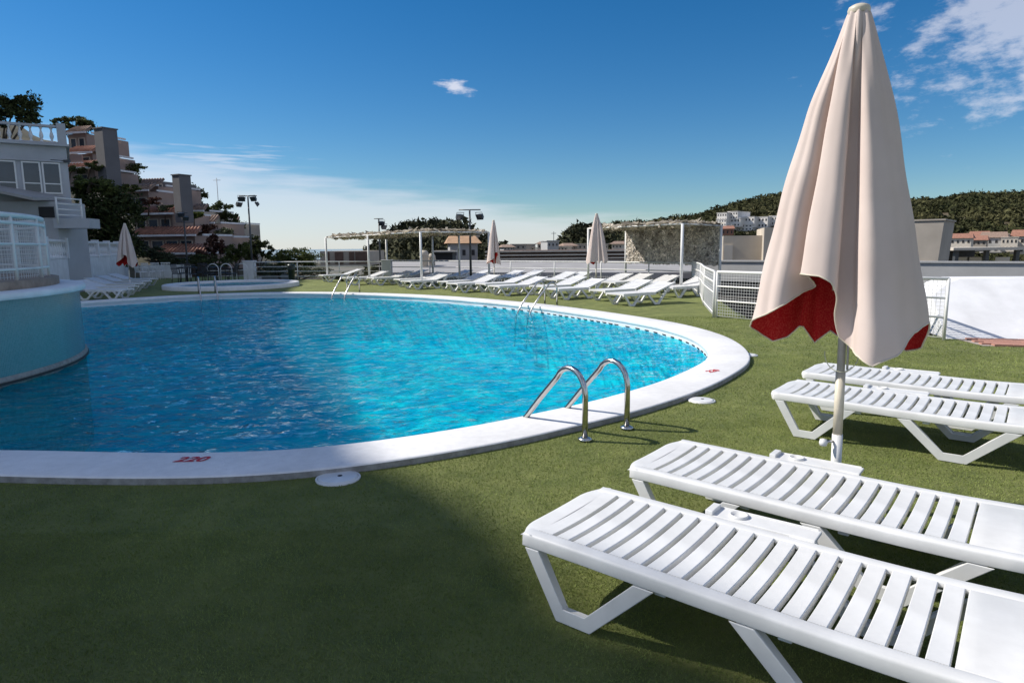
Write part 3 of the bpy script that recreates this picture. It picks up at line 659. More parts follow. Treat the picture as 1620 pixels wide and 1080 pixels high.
dash = MB().box((0, 0, 0), (.12, .012, .03)).mesh('overflow_slot', MA['dark_void'])
for k in range(70):
    a = -1.0+2.0*k/70; share(dash, 'overflow_slot', dr, (DC[0]+(DR+.036)*math.cos(a), DC[1]+(DR+.036)*math.sin(a), -.075), a+math.pi/2)
def arc_pts(r, z, a0, a1, n=40): return [(DC[0]+r*math.cos(a0+(a1-a0)*k/n), DC[1]+r*math.sin(a0+(a1-a0)*k/n), z) for k in range(n+1)]
rl = thing('curved_railing', (0, 0, 0), 'curved white railing with wire mesh standing on the round platform', 'railing')
A0, A1 = -.95, 1.75
for z, r_ in ((1.28, .016), (1.62, .016), (1.90, .024)): MB().tube(arc_pts(3.82, z, A0, A1), r_, 8).build('rail', 'white_paint', rl)
MB().tube(arc_pts(3.80, 2.0, A0, A1), .034, 8).build('top_rail', 'white_paint', rl)
for k in range(13):
    a = A0+(A1-A0)*k/12; x, y = DC[0]+3.82*math.cos(a), DC[1]+3.82*math.sin(a); MB().tube([(x, y, 1.13), (x, y, 1.98)], .022, 8).build('post', 'white_paint', rl)
b = MB(); nw = 150
for k in range(nw):
    a = A0+(A1-A0)*k/nw; x, y = DC[0]+3.80*math.cos(a), DC[1]+3.80*math.sin(a); b.tube([(x, y, 1.15), (x, y, 1.97)], .0035, 3, False)
for k in range(14): b.tube(arc_pts(3.80, 1.18+.06*k, A0, A1, 60), .0035, 3, False)
tag(b.build('wire_mesh', 'white_paint', rl), kind='stuff')

# ------------------------------------------------------------------ fences
def path_len(pts): return [0]+list(np.cumsum([(pts[i+1]-pts[i]).length for i in range(len(pts)-1)]))
def along(pts, cl, s):
    for i in range(len(pts)-1):
        if s <= cl[i+1]+1e-6: t = (s-cl[i])/(cl[i+1]-cl[i]); return pts[i].lerp(pts[i+1], t)
    return pts[-1].copy()
def fence(pts, h, rails, label, spacing=2.0, mesh=None, rr=.018, pr=.024, cell=.055, cat='fence'):
    pts = [Vector((p[0], p[1], 0)) for p in pts]; cl = path_len(pts); L = cl[-1]
    t = thing('railing_fence', pts[0], label, cat); o0 = pts[0]; lp = [p-o0 for p in pts]
    for z in rails: MB().tube([p+Vector((0, 0, z)) for p in lp], rr if z < h-.02 else rr*1.5, 8).build('rail' if z < h-.02 else 'top_rail', 'white_paint', t)
    k = max(1, round(L/spacing))
    for i in range(k+1): p = along(lp, cl, L*i/k); MB().tube([p, p+Vector((0, 0, h+.01))], pr, 8).build('post', 'white_paint', t)
    if mesh:
        b = MB(); m = int(L/cell); z0, z1, r = mesh
        for i in range(m): p = along(lp, cl, L*(i+.5)/m); b.tube([p+Vector((0, 0, z0)), p+Vector((0, 0, z1))], r, 3, False)
        for j in range(int((z1-z0)/cell)+1): b.tube([p+Vector((0, 0, z0+j*cell)) for p in lp], r, 3, False)
        tag(b.build('wire_mesh', 'white_paint', t), kind='stuff')
    return t
def A2(px, D): p = at(px, 430, D); return (p.x, p.y)
fence([A2(403, 32.5), A2(470, 32.3), A2(605, 31.5)], .88, (.18, .42, .65, .88), 'white four-rail fence at the back, left of the loungers', 2.4)
fence([A2(620, 31.3), A2(740, 29.4), A2(931, 26.0), A2(1050, 23.6), A2(1095, 22.2)], .90, (.08, .62, .90), 'long white fence with wire mesh behind the back row of loungers', 2.2, (.05, .40, .004), cell=.09)
cx = gp(1128.5, 502); ex = gp(1493, 538)
curve = catmull([A2(1095, 22.2), A2(1108, 19.5), A2(1114, 16.8), (cx.x, cx.y)], 5, False)
fence([(p[0], p[1]) for p in curve], .96, (.10, .52, .74, .96), 'curved white mesh fence beside the right pergola', 2.6, (.04, .95, .0032), cell=.06)
fence([(cx.x+.04, cx.y-.05), (ex.x, ex.y)], .96, (.36, .66, .96), 'straight white mesh fence behind the big parasol', 2.2, (.04, .95, .0042), cell=.062)
for px0, px1, D, lab in ((388, 403, 32.6, 'square white pillar at the left end of the back fence'), (605, 620, 31.4, 'square white pillar behind the left pergola in the back fence')):
    p, q = at(px0, 430, D), at(px1, 430, D); t = thing('fence_pillar', ((p.x+q.x)/2, D, 0), lab, 'pillar'); w = q.x-p.x
    MB().box((0, 0, .45), (w, w, .90)).build('shaft', 'white_wall', t, bevel=.01); MB().box((0, 0, .93), (w+.06, w+.06, .055)).build('cap', 'white_wall', t, bevel=.01)

# ------------------------------------------------------------------ pergolas
def net_sheet(name, c00, c10, c11, c01, n, size, m, parent, thick=.03, seed=1):
    r = np.random.default_rng(seed); c = [np.array(v, float) for v in (c00, c10, c11, c01)]
    u = r.uniform(0, 1, n); v = r.uniform(0, 1, n)
    P = (c[0][None]*((1-u)*(1-v))[:, None]+c[1][None]*(u*(1-v))[:, None]+c[2][None]*(u*v)[:, None]+c[3][None]*((1-u)*v)[:, None])
    a = c[1]-c[0]; a /= np.linalg.norm(a); d = c[3]-c[0]; d = d-a*d.dot(a); d /= np.linalg.norm(d); nn = np.cross(a, d)
    P += nn[None]*r.normal(0, thick, n)[:, None]
    V = np.zeros((n, 4, 3)); th = r.uniform(0, 6.28, n); s = size*r.uniform(.5, 1.3, n); asp = r.uniform(.25, .8, n)
    e1 = a[None]*np.cos(th)[:, None]+d[None]*np.sin(th)[:, None]; e2 = -a[None]*np.sin(th)[:, None]+d[None]*np.cos(th)[:, None]
    e1 = e1+nn[None]*r.normal(0, .35, n)[:, None]; e2 = e2+nn[None]*r.normal(0, .35, n)[:, None]
    for k, (i, j) in enumerate(((-1, -1), (1, -.7), (.8, 1), (-.9, .8))): V[:, k] = P+e1*(i*s)[:, None]+e2*(j*s*asp)[:, None]
    o = np_mesh(name, V.reshape(-1, 3), np.arange(4*n).reshape(-1, 4), m, parent); tag(o, kind='stuff'); return o
def sag_beam(p, q, r, parent, name='beam'): return MB().tube([p, q], r, 6).build(name, 'white_paint', parent)
def pergola(corners, posts, label, n, size, seed):
    c = [Vector(v) for v in corners]; t = thing('pergola', (0, 0, 0), label, 'pergola')
    for p in posts: MB().tube([(p[0], p[1], 0), (p[0], p[1], p[2])], .045, 10).build('post', 'white_paint', t)
    for i in range(4): sag_beam(c[i], c[(i+1) % 4], .028, t)
    k = 5
    for i in range(1, k): sag_beam(c[0].lerp(c[1], i/k), c[3].lerp(c[2], i/k), .015, t, 'rafter')
    up = Vector((0, 0, .03)); net_sheet('straw_roof', *[v+up for v in c], n, size, 'mat_straw', t, .03, seed)
    return t
z_at = lambda px, py, D: tuple(at(px, py, D))
near_, left_, right_ = Vector(z_at(665, 367, 24.5)), Vector(z_at(515, 376, 30.5)), Vector(z_at(773, 367.5, 26.2))
far_ = left_+right_-near_
mid1 = near_.lerp(left_, .5); mid2 = right_.lerp(far_, .5)
pergola([left_, near_, right_, far_], [left_, mid1, near_, right_, mid2, far_, right_.lerp(far_, .25)], 'long white-post pergola with straw netting roof, left of centre', 5200, .12, 4)
n2, l2, r2 = Vector(z_at(1080, 354, 20.0)), Vector(z_at(931, 361.5, 24.0)), Vector(z_at(1141, 357, 21.4))
b2 = l2+r2-n2; pg2 = pergola([l2, n2, r2, b2], [l2, n2, r2, b2], 'white-post pergola with straw roof and woven screen, right of centre', 3000, .11, 5)
lo = .86; s0, s1 = b2, r2
net_sheet('woven_screen', (s0.x, s0.y, lo), (s1.x, s1.y, lo), (s1.x, s1.y, s1.z), (s0.x, s0.y, s0.z), 7500, .045, 'mat_screen', pg2, .015, 6)

# ------------------------------------------------------------------ floodlight masts
def mast(px, ytop, D, label, lamps, h_arm=.45):
    p = at(px, ytop, D); t = thing('floodlight_mast', (p.x, D, 0), label, 'floodlight', 'floodlight masts', 0); H = p.z
    MB().tube([(0, 0, 0), (0, 0, H*.5), (0, 0, H)], [.055, .045, .035], 10).build('pole', 'dark_grey', t)
    MB().lathe((0, 0, 0), [(.12, 0), (.12, .02), (.07, .03)], 12).build('base_plate', 'dark_grey', t)
    MB().tube([(-h_arm, 0, H), (h_arm, 0, H)], .022, 8).build('crossarm', 'dark_grey', t)
    for (dx, dz, ang) in lamps:
        lt = thing('floodlight_head', (dx, -.06, H+dz), None, None); lt.parent = t; lt.rotation_euler = (R(30), 0, R(ang))
        b = MB(); v = [(-.17, -.05, -.12), (.17, -.05, -.12), (.17, -.05, .12), (-.17, -.05, .12), (-.10, .12, -.07), (.10, .12, -.07), (.10, .12, .07), (-.10, .12, .07)]
        b.add(v, [(0, 1, 2, 3), (7, 6, 5, 4), (0, 4, 5, 1), (1, 5, 6, 2), (2, 6, 7, 3), (3, 7, 4, 0)]); b.build('housing', 'dark_grey', lt)
        MB().box((0, -.053, 0), (.28, .004, .18)).build('lens', 'glass', lt)
        MB().tube([(-.18, 0, 0), (-.18, .02, .18), (.18, .02, .18), (.18, 0, 0)], .012, 6).build('bracket', 'dark_grey', lt)
two = [(-.42, -.28, 40), (.42, -.28, -40)]; four = [(-.45, -.42, 70), (-.30, -.15, 20), (.30, -.15, -20), (.45, -.42, -70)]
mast(743, 332, 27.5, 'twin-head floodlight mast between the left pergola and the parasol', two)
mast(392, 310, 34.0, 'four-head floodlight mast by the left fence pillar', four)
mast(599, 346, 36.0, 'floodlight mast rising behind the left pergola', [(.15, -.25, 30), (.28, -.45, 60)], .25)
mast(290, 337, 37.0, 'dark floodlight mast in front of the terraced apartments', [(-.1, -.1, 20), (.12, -.3, 50)], .25)

# ------------------------------------------------------------------ small pool, bin, furniture at the far left
kc = (-11.35, 26.9)
k_ = thing('small_round_pool', (kc[0], kc[1], 0), 'small round pool with a raised white rim at the far left', 'pool')
kp = MB(); RX, RY = 2.55, 2.75
def ell(r, z, m=64): return [((RX+r)*math.cos(2*math.pi*i/m), (RY+r)*math.sin(2*math.pi*i/m), z) for i in range(m)]
kp.loft([ell(0, 0), ell(0, .15), ell(-.03, .17), ell(-.33, .17), ell(-.36, .155), ell(-.36, -.4)], caps=False); kp.build('rim', 'coping', k_)
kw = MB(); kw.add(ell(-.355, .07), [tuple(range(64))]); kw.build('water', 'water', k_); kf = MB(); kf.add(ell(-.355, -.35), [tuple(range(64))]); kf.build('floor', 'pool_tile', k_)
p = at(461, 430, 30.8); t = thing('litter_bin', (p.x, p.y, 0), 'dark green litter bin standing in front of the back fence', 'bin')
MB().lathe((0, 0, 0), [(.13, .01), (.16, .55), (.17, .56)], 16).build('body', 'teal_bin', t); MB().lathe((0, 0, 0), [(.18, .555), (.18, .72), (.16, .80), (.0, .82)], 16).build('hood', 'teal_bin', t); MB().box((0, -.175, .66), (.16, .012, .09)).build('opening', 'dark_void', t)
def make_chair(m, label, grp):
    t = thing('garden_chair', (0, 0, 0), label, 'chair', grp)
    MB().box((0, 0, .43), (.44, .42, .03)).build('seat', m, t, bevel=.008)
    b = MB()
    for k in range(6): b.bar((-.18+.072*k, .20, .45), (-.18+.072*k, .27, .82), .028, .015)
    b.bar((-.22, .275, .85), (.22, .275, .85), .03, .05); b.build('backrest', m, t)
    for sx in (-1, 1):
        for y in (-.19, .2): MB().tube([(sx*.20, y, .43), (sx*.22, y*1.15, 0)], .016, 6).build('leg', m, t)
        MB().tube([(sx*.22, .25, .66), (sx*.24, 0, .67), (sx*.23, -.18, .64), (sx*.21, -.19, .43)], .016, 6).build('armrest', m, t)
    return t
ch = make_chair('black_metal', 'x', 'black chairs round the dark tables'); cu = [0]
for i, (px, D, a) in enumerate(((283, 30.6, 80), (293, 31.4, 20), (302, 29.6, 200), (318, 31.6, 10), (331, 29.9, 170), (352, 31.0, -60), (366, 30.0, -90))):
    o = ch if not cu[0] else copy_tree(ch); cu[0] = 1; p = at(px, 430, D); o.location = (p.x, p.y, 0); o.rotation_euler = (0, 0, R(a)); o['label'] = f'black metal chair behind the small pool, {ORD[i]} from the left'
for i, (px, D) in enumerate(((296, 30.5), (340, 30.8))):
    p = at(px, 430, D); t = thing('garden_table', (p.x, p.y, 0), ('dark table at the left of the black chairs', 'dark table at the right of the black chairs')[i], 'table', 'dark tables behind the small pool')
    MB().lathe((0, 0, 0), [(0, .70), (.42, .70), (.42, .73), (0, .73)], 24).build('tabletop', 'black_metal', t); MB().tube([(0, 0, .03), (0, 0, .7)], .03, 8).build('pedestal', 'black_metal', t); MB().lathe((0, 0, 0), [(.26, 0), (.26, .02), (.03, .05)], 16).build('foot', 'black_metal', t)
wc = make_chair('plastic_far', 'x', 'white chairs along the far left wall')
for i, (px, D, a) in enumerate(((224, 33.0, 150), (236, 33.6, 165), (250, 34.2, 180), (264, 34.6, 200))):
    o = wc if i == 0 else copy_tree(wc); p = at(px, 430, D); o.location = (p.x, p.y, 0); o.rotation_euler = (0, 0, R(a)); o['label'] = f'white plastic chair by the far left hedge, {ORD[i]} from the left'
for i, (px, D) in enumerate(((337, 30.4), (358, 30.6), (383, 30.8))):
    p = at(px, 430, D); t = thing('arched_handrail', (p.x, p.y, 0), f'white tubular arch by the small pool, {ORD[i]} from the left', 'handrail', 'white arches by the small pool')
    MB().tube([(-.26, 0, 0), (-.26, 0, .6)]+[(-.26*math.cos(a), 0, .6+.26*math.sin(a)) for a in np.linspace(.15, math.pi-.15, 10)]+[(.26, 0, .6), (.26, 0, 0)], .022, 8).build('hoop', 'white_paint', t)
    for z in (.3, .55): MB().tube([(-.26, 0, z), (.26, 0, z)], .015, 6).build('crossbar', 'white_paint', t)
p, q = at(222, 430, 36), at(300, 430, 36)
t = thing('low_white_wall', (p.x, p.y, 0), 'low white wall behind the white chairs at the far left', 'wall'); MB().box(((q.x-p.x)/2, .1, .33), (q.x-p.x, .2, .66)).build('wall', 'white_wall', t); MB().box(((q.x-p.x)/2, .1, .685), (q.x-p.x+.06, .26, .05)).build('coping', 'white_wall', t)

# ------------------------------------------------------------------ left retaining wall with balustrade
bal_prof = [(.055, 0), (.055, .03), (.03, .05), (.032, .09), (.062, .17), (.066, .22), (.05, .30), (.028, .38), (.026, .44), (.042, .47), (.055, .49), (.055, .52)]
bal_me = MB().lathe((0, 0, 0), bal_prof, 10).mesh('baluster', MA['white_wall'])
def balustrade(parent, p, q, z, spacing, pillars=3):
    p, q = Vector((p[0], p[1], z)), Vector((q[0], q[1], z)); L = (q-p).length; d = (q-p)/L; nb = int(L/spacing); rz = math.atan2(d.y, d.x)
    for k in range(nb): c = p+d*((k+.5)*L/nb); share(bal_me, 'baluster', parent, (c.x, c.y, z+.06))
    c = (p+q)/2; MB().box((c.x, c.y, z+.03), (L, .18, .06), rz).build('plinth', 'white_wall', parent); MB().box((c.x, c.y, z+.62), (L, .2, .08), rz).build('top_rail', 'white_wall', parent)
    for k in range(pillars+1): c = p+d*(L*k/pillars); MB().box((c.x, c.y, z+.36), (.26, .26, .74), rz).build('pillar', 'white_wall', parent)
w0, w1 = at(70, 400, 21.5), at(199, 400, 37.0)
t = thing('retaining_wall', (0, 0, 0), 'white retaining wall with balustrade on top behind the shaded loungers', 'wall')
dd = (Vector((w1.x, w1.y, 0))-Vector((w0.x, w0.y, 0))); L = dd.length; cc = (w0+w1)/2
MB().box((cc.x-.1, cc.y+.05, .62), (L, .3, 1.24), math.atan2(dd.y, dd.x)).build('wall', 'white_wall', t)
balustrade(t, (w0.x, w0.y), (w1.x, w1.y), 1.25, .30, 6)

# ------------------------------------------------------------------ left white house with roof terrace
hx = at(116, 345, 25.0); HR = R(33.5)
h = thing('white_house', (hx.x, hx.y, 0), 'white house with a balustraded roof terrace and a row of windows at the left edge', 'house', None, HR)
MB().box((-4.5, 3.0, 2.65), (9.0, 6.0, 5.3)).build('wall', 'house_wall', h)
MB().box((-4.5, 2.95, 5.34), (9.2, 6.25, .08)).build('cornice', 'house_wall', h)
def local_bal(parent):
    nb = 26
    for k in range(nb): share(bal_me, 'baluster', parent, (-.25-.31*(k+.5), .05, 5.44))
    MB().box((-4.4, .05, 5.41), (8.6, .18, .06)).build('plinth', 'house_wall', parent); MB().box((-4.4, .05, 6.0), (8.6, .2, .08)).build('top_rail', 'house_wall', parent)
    for x in (-.1, -4.4, -8.7): MB().box((x, .05, 5.75), (.28, .28, .74)).build('pillar', 'house_wall', parent)
    for k in range(14): share(bal_me, 'baluster', parent, (-.1, .35+.31*(k+.5), 5.44))
    MB().box((-.1, 2.6, 6.0), (.2, 4.6, .08)).build('top_rail', 'house_wall', parent)
local_bal(h)
def window(parent, x, z, w, hgt, y=0, transom=.68, m='white_paint', cols=1):
    f = MB(); t_ = .05
    f.box((x, y-.02, z-hgt/2+t_/2), (w, .06, t_)); f.box((x, y-.02, z+hgt/2-t_/2), (w, .06, t_)); f.box((x-w/2+t_/2, y-.02, z), (t_, .056, hgt-2*t_)); f.box((x+w/2-t_/2, y-.02, z), (t_, .056, hgt-2*t_))
    if transom: f.box((x, y-.018, z-hgt/2+hgt*(1-transom)), (w-2*t_, .05, t_*.8))
    o = f.build('window_frame', m, parent); MB().box((x, y-.004, z), (w-2*t_+.004, .012, hgt-2*t_+.004)).build('pane', 'glass', o); return o
for k in range(8): window(h, -.52-.60*k-(.12 if k >= 2 else 0)-(.12 if k >= 4 else 0), 4.15, .56, 1.12)
MB().box((-2.9, -.03, 4.76), (5.6, .1, .05)).build('window_lintel', 'house_wall', h)
cab = thing('cable', (0, 0, 0), 'dark cable strung across the wall of the white house', 'cable'); pa, pb = at(-20, 241, 24.1), at(106, 255, 24.9); pm = (pa+pb)/2-Vector((0, 0, .05)); MB().tube([pa, pm, pb], .02, 6).build('wire', 'dark_grey', cab); MB().box((pb.x, pb.y, pb.z), (.2, .1, .09)).build('junction', 'dark_grey', cab)
an = thing('white_annex', (0, 0, 0), 'low white annex with a sloping canopy and dark opening below the house', 'annex')
a0, a1 = at(-60, 350, 23.2), at(88, 350, 23.6); zt = at(40, 318, 23.4).z
MB().box(((a0.x+a1.x)/2, 23.9+.6, zt/2), (a1.x-a0.x, 1.6, zt)).build('wall', 'house_wall', an)
o0, o1 = at(58, 327, 23.6), at(84, 344, 23.6); MB().box(((o0.x+o1.x)/2, 23.69, (o0.z+o1.z)/2), (o1.x-o0.x, .03, o0.z-o1.z)).build('opening', 'dark_void', an)
c0, c1 = at(-60, 292, 22.9), at(62, 318, 23.2); b = MB(); b.add([(c0.x, 22.6, c0.z), (c1.x, 22.9, c1.z), (c1.x, 24.6, c1.z+.12), (c0.x, 24.6, c0.z+.12), (c0.x, 22.6, c0.z+.1), (c1.x, 22.9, c1.z+.1), (c1.x, 24.6, c1.z+.22), (c0.x, 24.6, c0.z+.22)], [(0, 3, 2, 1), (4, 5, 6, 7), (0, 1, 5, 4), (1, 2, 6, 5), (2, 3, 7, 6), (3, 0, 4, 7)]); b.build('canopy', 'grey_roof', an)
ra = thing('balcony_railing', (0, 0, 0), 'white four-rail balcony railing on a block beside the annex', 'railing')
q0, q1 = at(88, 313, 23.3), at(127, 315, 24.3); zb = at(105, 346, 23.8).z
for k in range(4): z = q0.z-(q0.z-zb)*k/3.6; MB().tube([(q0.x, q0.y, z), (q1.x, q1.y, z)], .028, 6).build('rail', 'white_paint', ra)
for q in (q0, q1): MB().tube([(q.x, q.y, zb-.2), (q.x, q.y, q0.z+.03)], .035, 6).build('post', 'white_paint', ra)
MB().box(((q0.x+q1.x)/2+.1, 24.0, zb-.17), (1.15, .9, .34), R(12)).build('kerb_block', 'house_wall', ra)

# ------------------------------------------------------------------ vegetation
def leaf_cloud(blobs, n, size, seed, flat=1.0):
    r = np.random.default_rng(seed); V = []
    for (c, rad, wgt) in blobs:
        m = int(n*wgt); ncl = max(5, m//70); cc = r.normal(0, 1, (ncl, 3)); cc /= np.linalg.norm(cc, axis=1)[:, None]; cc *= (r.uniform(.25, 1, ncl)**.5)[:, None]
        cl = r.integers(0, ncl, m); cs = r.uniform(.16, .34, ncl); P = cc[cl]+r.normal(0, 1, (m, 3))*cs[cl][:, None]*np.array([1, 1, .75])*.62
        P = np.array(c)[None]+P*np.array(rad)[None]
        e1 = r.normal(0, 1, (m, 3)); e1 /= np.linalg.norm(e1, axis=1)[:, None]; e2 = np.cross(e1, r.normal(0, 1, (m, 3))); e2 /= np.linalg.norm(e2, axis=1)[:, None]+1e-9
        s = (size*r.uniform(.5, 1.3, m))[:, None]; Q = np.stack([P-e1*s, P+e2*s*.5, P+e1*s, P-e2*s*.5], 1); V.append(Q.reshape(-1, 3))
    V = np.concatenate(V); return V, np.arange(len(V)).reshape(-1, 4)
seedc = [100]
def tree(name, label, cat, D, base, blobs, n, size, leaf, group=None, trunk_r=.12):
    """base: (px, z); blobs: list of (px, py, rx_px, ry_px[, depth offset])"""
    seedc[0] += 1; s = D/FPX; px, zb = base; bx = at(px, 400, D).x
    bl = []; tot = sum(b[2]*b[3] for b in blobs)
    for b_ in blobs:
        c = at(b_[0], b_[1], D); rx, rz = b_[2]*s, b_[3]*s; dy = b_[4]*s if len(b_) > 4 else 0
        bl.append(((c.x-bx, dy, c.z-zb), (rx, max(rx, rz)*.8, rz), b_[2]*b_[3]/tot))
    t = thing(name, (bx, D, zb), label, cat, group)
    V, F = leaf_cloud(bl, n, size, seedc[0]); np_mesh('crown' if name.endswith('tree') else 'foliage', V, F, leaf, t)
    tb = MB(); top = max(bl, key=lambda b: b[2])[0]
    tb.tube([(0, 0, -.5), (top[0]*.3, top[1]*.3, top[2]*.45), (top[0]*.8, top[1]*.8, top[2]*.9)], [trunk_r, trunk_r*.75, trunk_r*.35], 7)
    for c, rd, w in bl[:6]: tb.tube([(top[0]*.3, top[1]*.3, top[2]*.4), ((c[0]+top[0]*.3)/2, c[1]/2, (c[2]+top[2]*.4)/2+.05), c], [trunk_r*.5, trunk_r*.35, trunk_r*.15], 5)
    tb.build('trunk' if name.endswith('tree') else 'stem', 'bark', t); return t
tree('broadleaf_tree', 'dark tree rising behind the roof terrace at the top left', 'tree', 31, (22, 4.5), [(10, 180, 24, 26), (38, 172, 24, 22), (52, 182, 18, 18), (24, 160, 20, 10), (-10, 175, 25, 25)], 5200, .085, 'leaf_dark', 'trees on the left hillside')
tree('stone_pine_tree', 'round dark pine on the skyline left of the grey chimney tower', 'tree', 58, (125, 9), [(95, 196, 14, 9), (115, 192, 20, 9), (135, 199, 14, 13), (125, 205, 18, 10)], 4200, .13, 'leaf_dark', 'trees on the left hillside')
tree('evergreen_tree', 'large dark green evergreen filling the gap beside the white house', 'tree', 36, (165, 0), [(165, 320, 42, 34), (190, 345, 30, 42), (150, 360, 36, 42), (195, 390, 26, 30), (135, 305, 20, 20)], 12000, .11, 'leaf_dark', 'trees on the left hillside')
tree('ivy_bush', 'sunlit yellow green bush topping the dark evergreen', 'bush', 35.2, (150, 5.0), [(150, 292, 26, 9), (132, 288, 14, 9), (172, 300, 16, 8)], 2200, .08, 'leaf_mid', 'trees on the left hillside')
tree('broadleaf_tree', 'green tree on the terrace between the two grey towers', 'tree', 52, (210, 6), [(208, 276, 20, 14), (198, 270, 10, 8), (215, 266, 12, 6)], 3000, .10, 'leaf_mid', 'trees on the left hillside')
tree('pine_tree', 'dark pine just right of the second grey tower', 'tree', 62, (312, 4), [(308, 308, 12, 14), (322, 318, 12, 12), (300, 320, 10, 16), (330, 330, 14, 10)], 3000, .13, 'leaf_dark', 'trees on the left hillside')
tree('loose_pine_tree', 'tall airy pine on the skyline left of the four-head mast', 'tree', 58, (350, 2), [(347, 325, 10, 13), (360, 335, 13, 14), (340, 340, 14, 14), (352, 352, 20, 16), (368, 345, 8, 10)], 2600, .12, 'leaf_dark', 'trees on the left hillside')
tree('dark_tree', 'dense dark tree behind the four-head mast', 'tree', 64, (372, 0), [(372, 365, 16, 20), (385, 380, 14, 16), (358, 372, 14, 16)], 3400, .13, 'leaf_dark', 'trees on the left hillside')
tree('dark_tree', 'low dark tree running down the slope right of the mast', 'tree', 52, (412, -1), [(405, 388, 12, 13), (420, 393, 11, 11), (430, 402, 10, 8), (398, 400, 14, 12)], 3400, .11, 'leaf_dark', 'trees on the left hillside')
tree('russet_bush', 'russet bush in front of the terraced apartments', 'bush', 42, (345, -1), [(338, 385, 12, 12), (352, 390, 12, 12), (330, 402, 16, 12)], 2800, .09, 'leaf_red')
tree('green_bush', 'light green bush right of the russet bush', 'bush', 40, (375, -.5), [(370, 400, 16, 12), (385, 395, 12, 10), (360, 408, 14, 8)], 3000, .08, 'leaf_mid')
tree('agave_shrub', 'grey green shrub under the terraced apartments', 'bush', 40, (250, 0), [(250, 402, 18, 12), (232, 396, 14, 12), (262, 410, 16, 8)], 2600, .08, 'leaf_grey')
tree('low_hedge', 'dark low hedge behind the black chairs', 'hedge', 38.5, (300, 0), [(290, 415, 24, 9), (320, 412, 22, 10), (350, 416, 22, 8), (262, 416, 18, 8)], 4200, .07, 'leaf_dark')
tree('round_bush', 'rounded green bush behind the back fence', 'bush', 40, (470, -.5), [(470, 408, 34, 14), (448, 410, 20, 12), (492, 411, 22, 11), (470, 402, 22, 8)], 5200, .075, 'leaf_mid')
tree('climbing_hedge', 'sparse grey green climber growing along the back fence', 'hedge', 33.6, (460, -1), [(430, 428, 24, 10), (470, 427, 24, 10), (505, 432, 22, 9), (545, 436, 20, 6)], 4200, .06, 'leaf_grey')
tree('low_shrub', 'low dry shrub beside the loungers at the back fence', 'bush', 30.6, (560, 0), [(540, 440, 16, 5), (575, 438, 14, 5), (600, 438, 12, 5)], 1500, .05, 'leaf_grey')

# ------------------------------------------------------------------ terraced apartments on the left hillside
def hillside():
    ridge = [(-420, 40), (-200, 90), (0, 178), (100, 215), (180, 262), (260, 296), (330, 345), (400, 388), (440, 403), (520, 412)]
    D0, D1 = 38.0, 92.0; V = []; cols = 60; rows = 22
    px = np.linspace(-420, 520, cols); ry = np.interp(px, [r[0] for r in ridge], [r[1] for r in ridge])
    for j in range(rows):
        t = j/(rows-4) ; D = D0+(D1-D0)*t
        for i in range(cols):
            top = at(px[i], ry[i]+6, D1).z; z = -1.5+(top+1.5)*min(1, t)**.9 - (3*max(0, t-1)*10)
            z += .8*mnoise.noise(Vector((px[i]*.03, D*.15, 0)))*min(1, t*2)
            p = at(px[i], 400, D); V.append((p.x, D, z))
    F = [(j*cols+i, j*cols+i+1, (j+1)*cols+i+1, (j+1)*cols+i) for j in range(rows-1) for i in range(cols-1)]
    b = MB(); b.add(V, F, True); tag(b.build('hillside', 'scrub'), 'steep wooded slope rising at the left', 'hill', kind='structure')
    return px, ry
hillside()
ap = thing('terraced_apartments', (0, 0, 0), 'stepped pinkish apartments with tiled roofs and two grey chimney towers on the left slope', 'apartments')
def chimney(px0, px1, y0, y1, D, dep):
    a, c = at(px0, y0, D), at(px1, y1, D); w = c.x-a.x; cx_ = (a.x+c.x)/2; o = MB().box((0, 0, (a.z+c.z)/2), (w, dep, a.z-c.z)).build('tower', 'tower', ap); o.location = (cx_, D+dep/2, 0); o.rotation_euler = (0, 0, R(-28))
    k = MB().box((0, 0, a.z+.03), (w+.12, dep+.12, .07)).build('tower_cap', 'tower', o)
chimney(148, 180, 203, 300, 46, 1.0); chimney(273, 296, 277, 352, 46.6, .9)
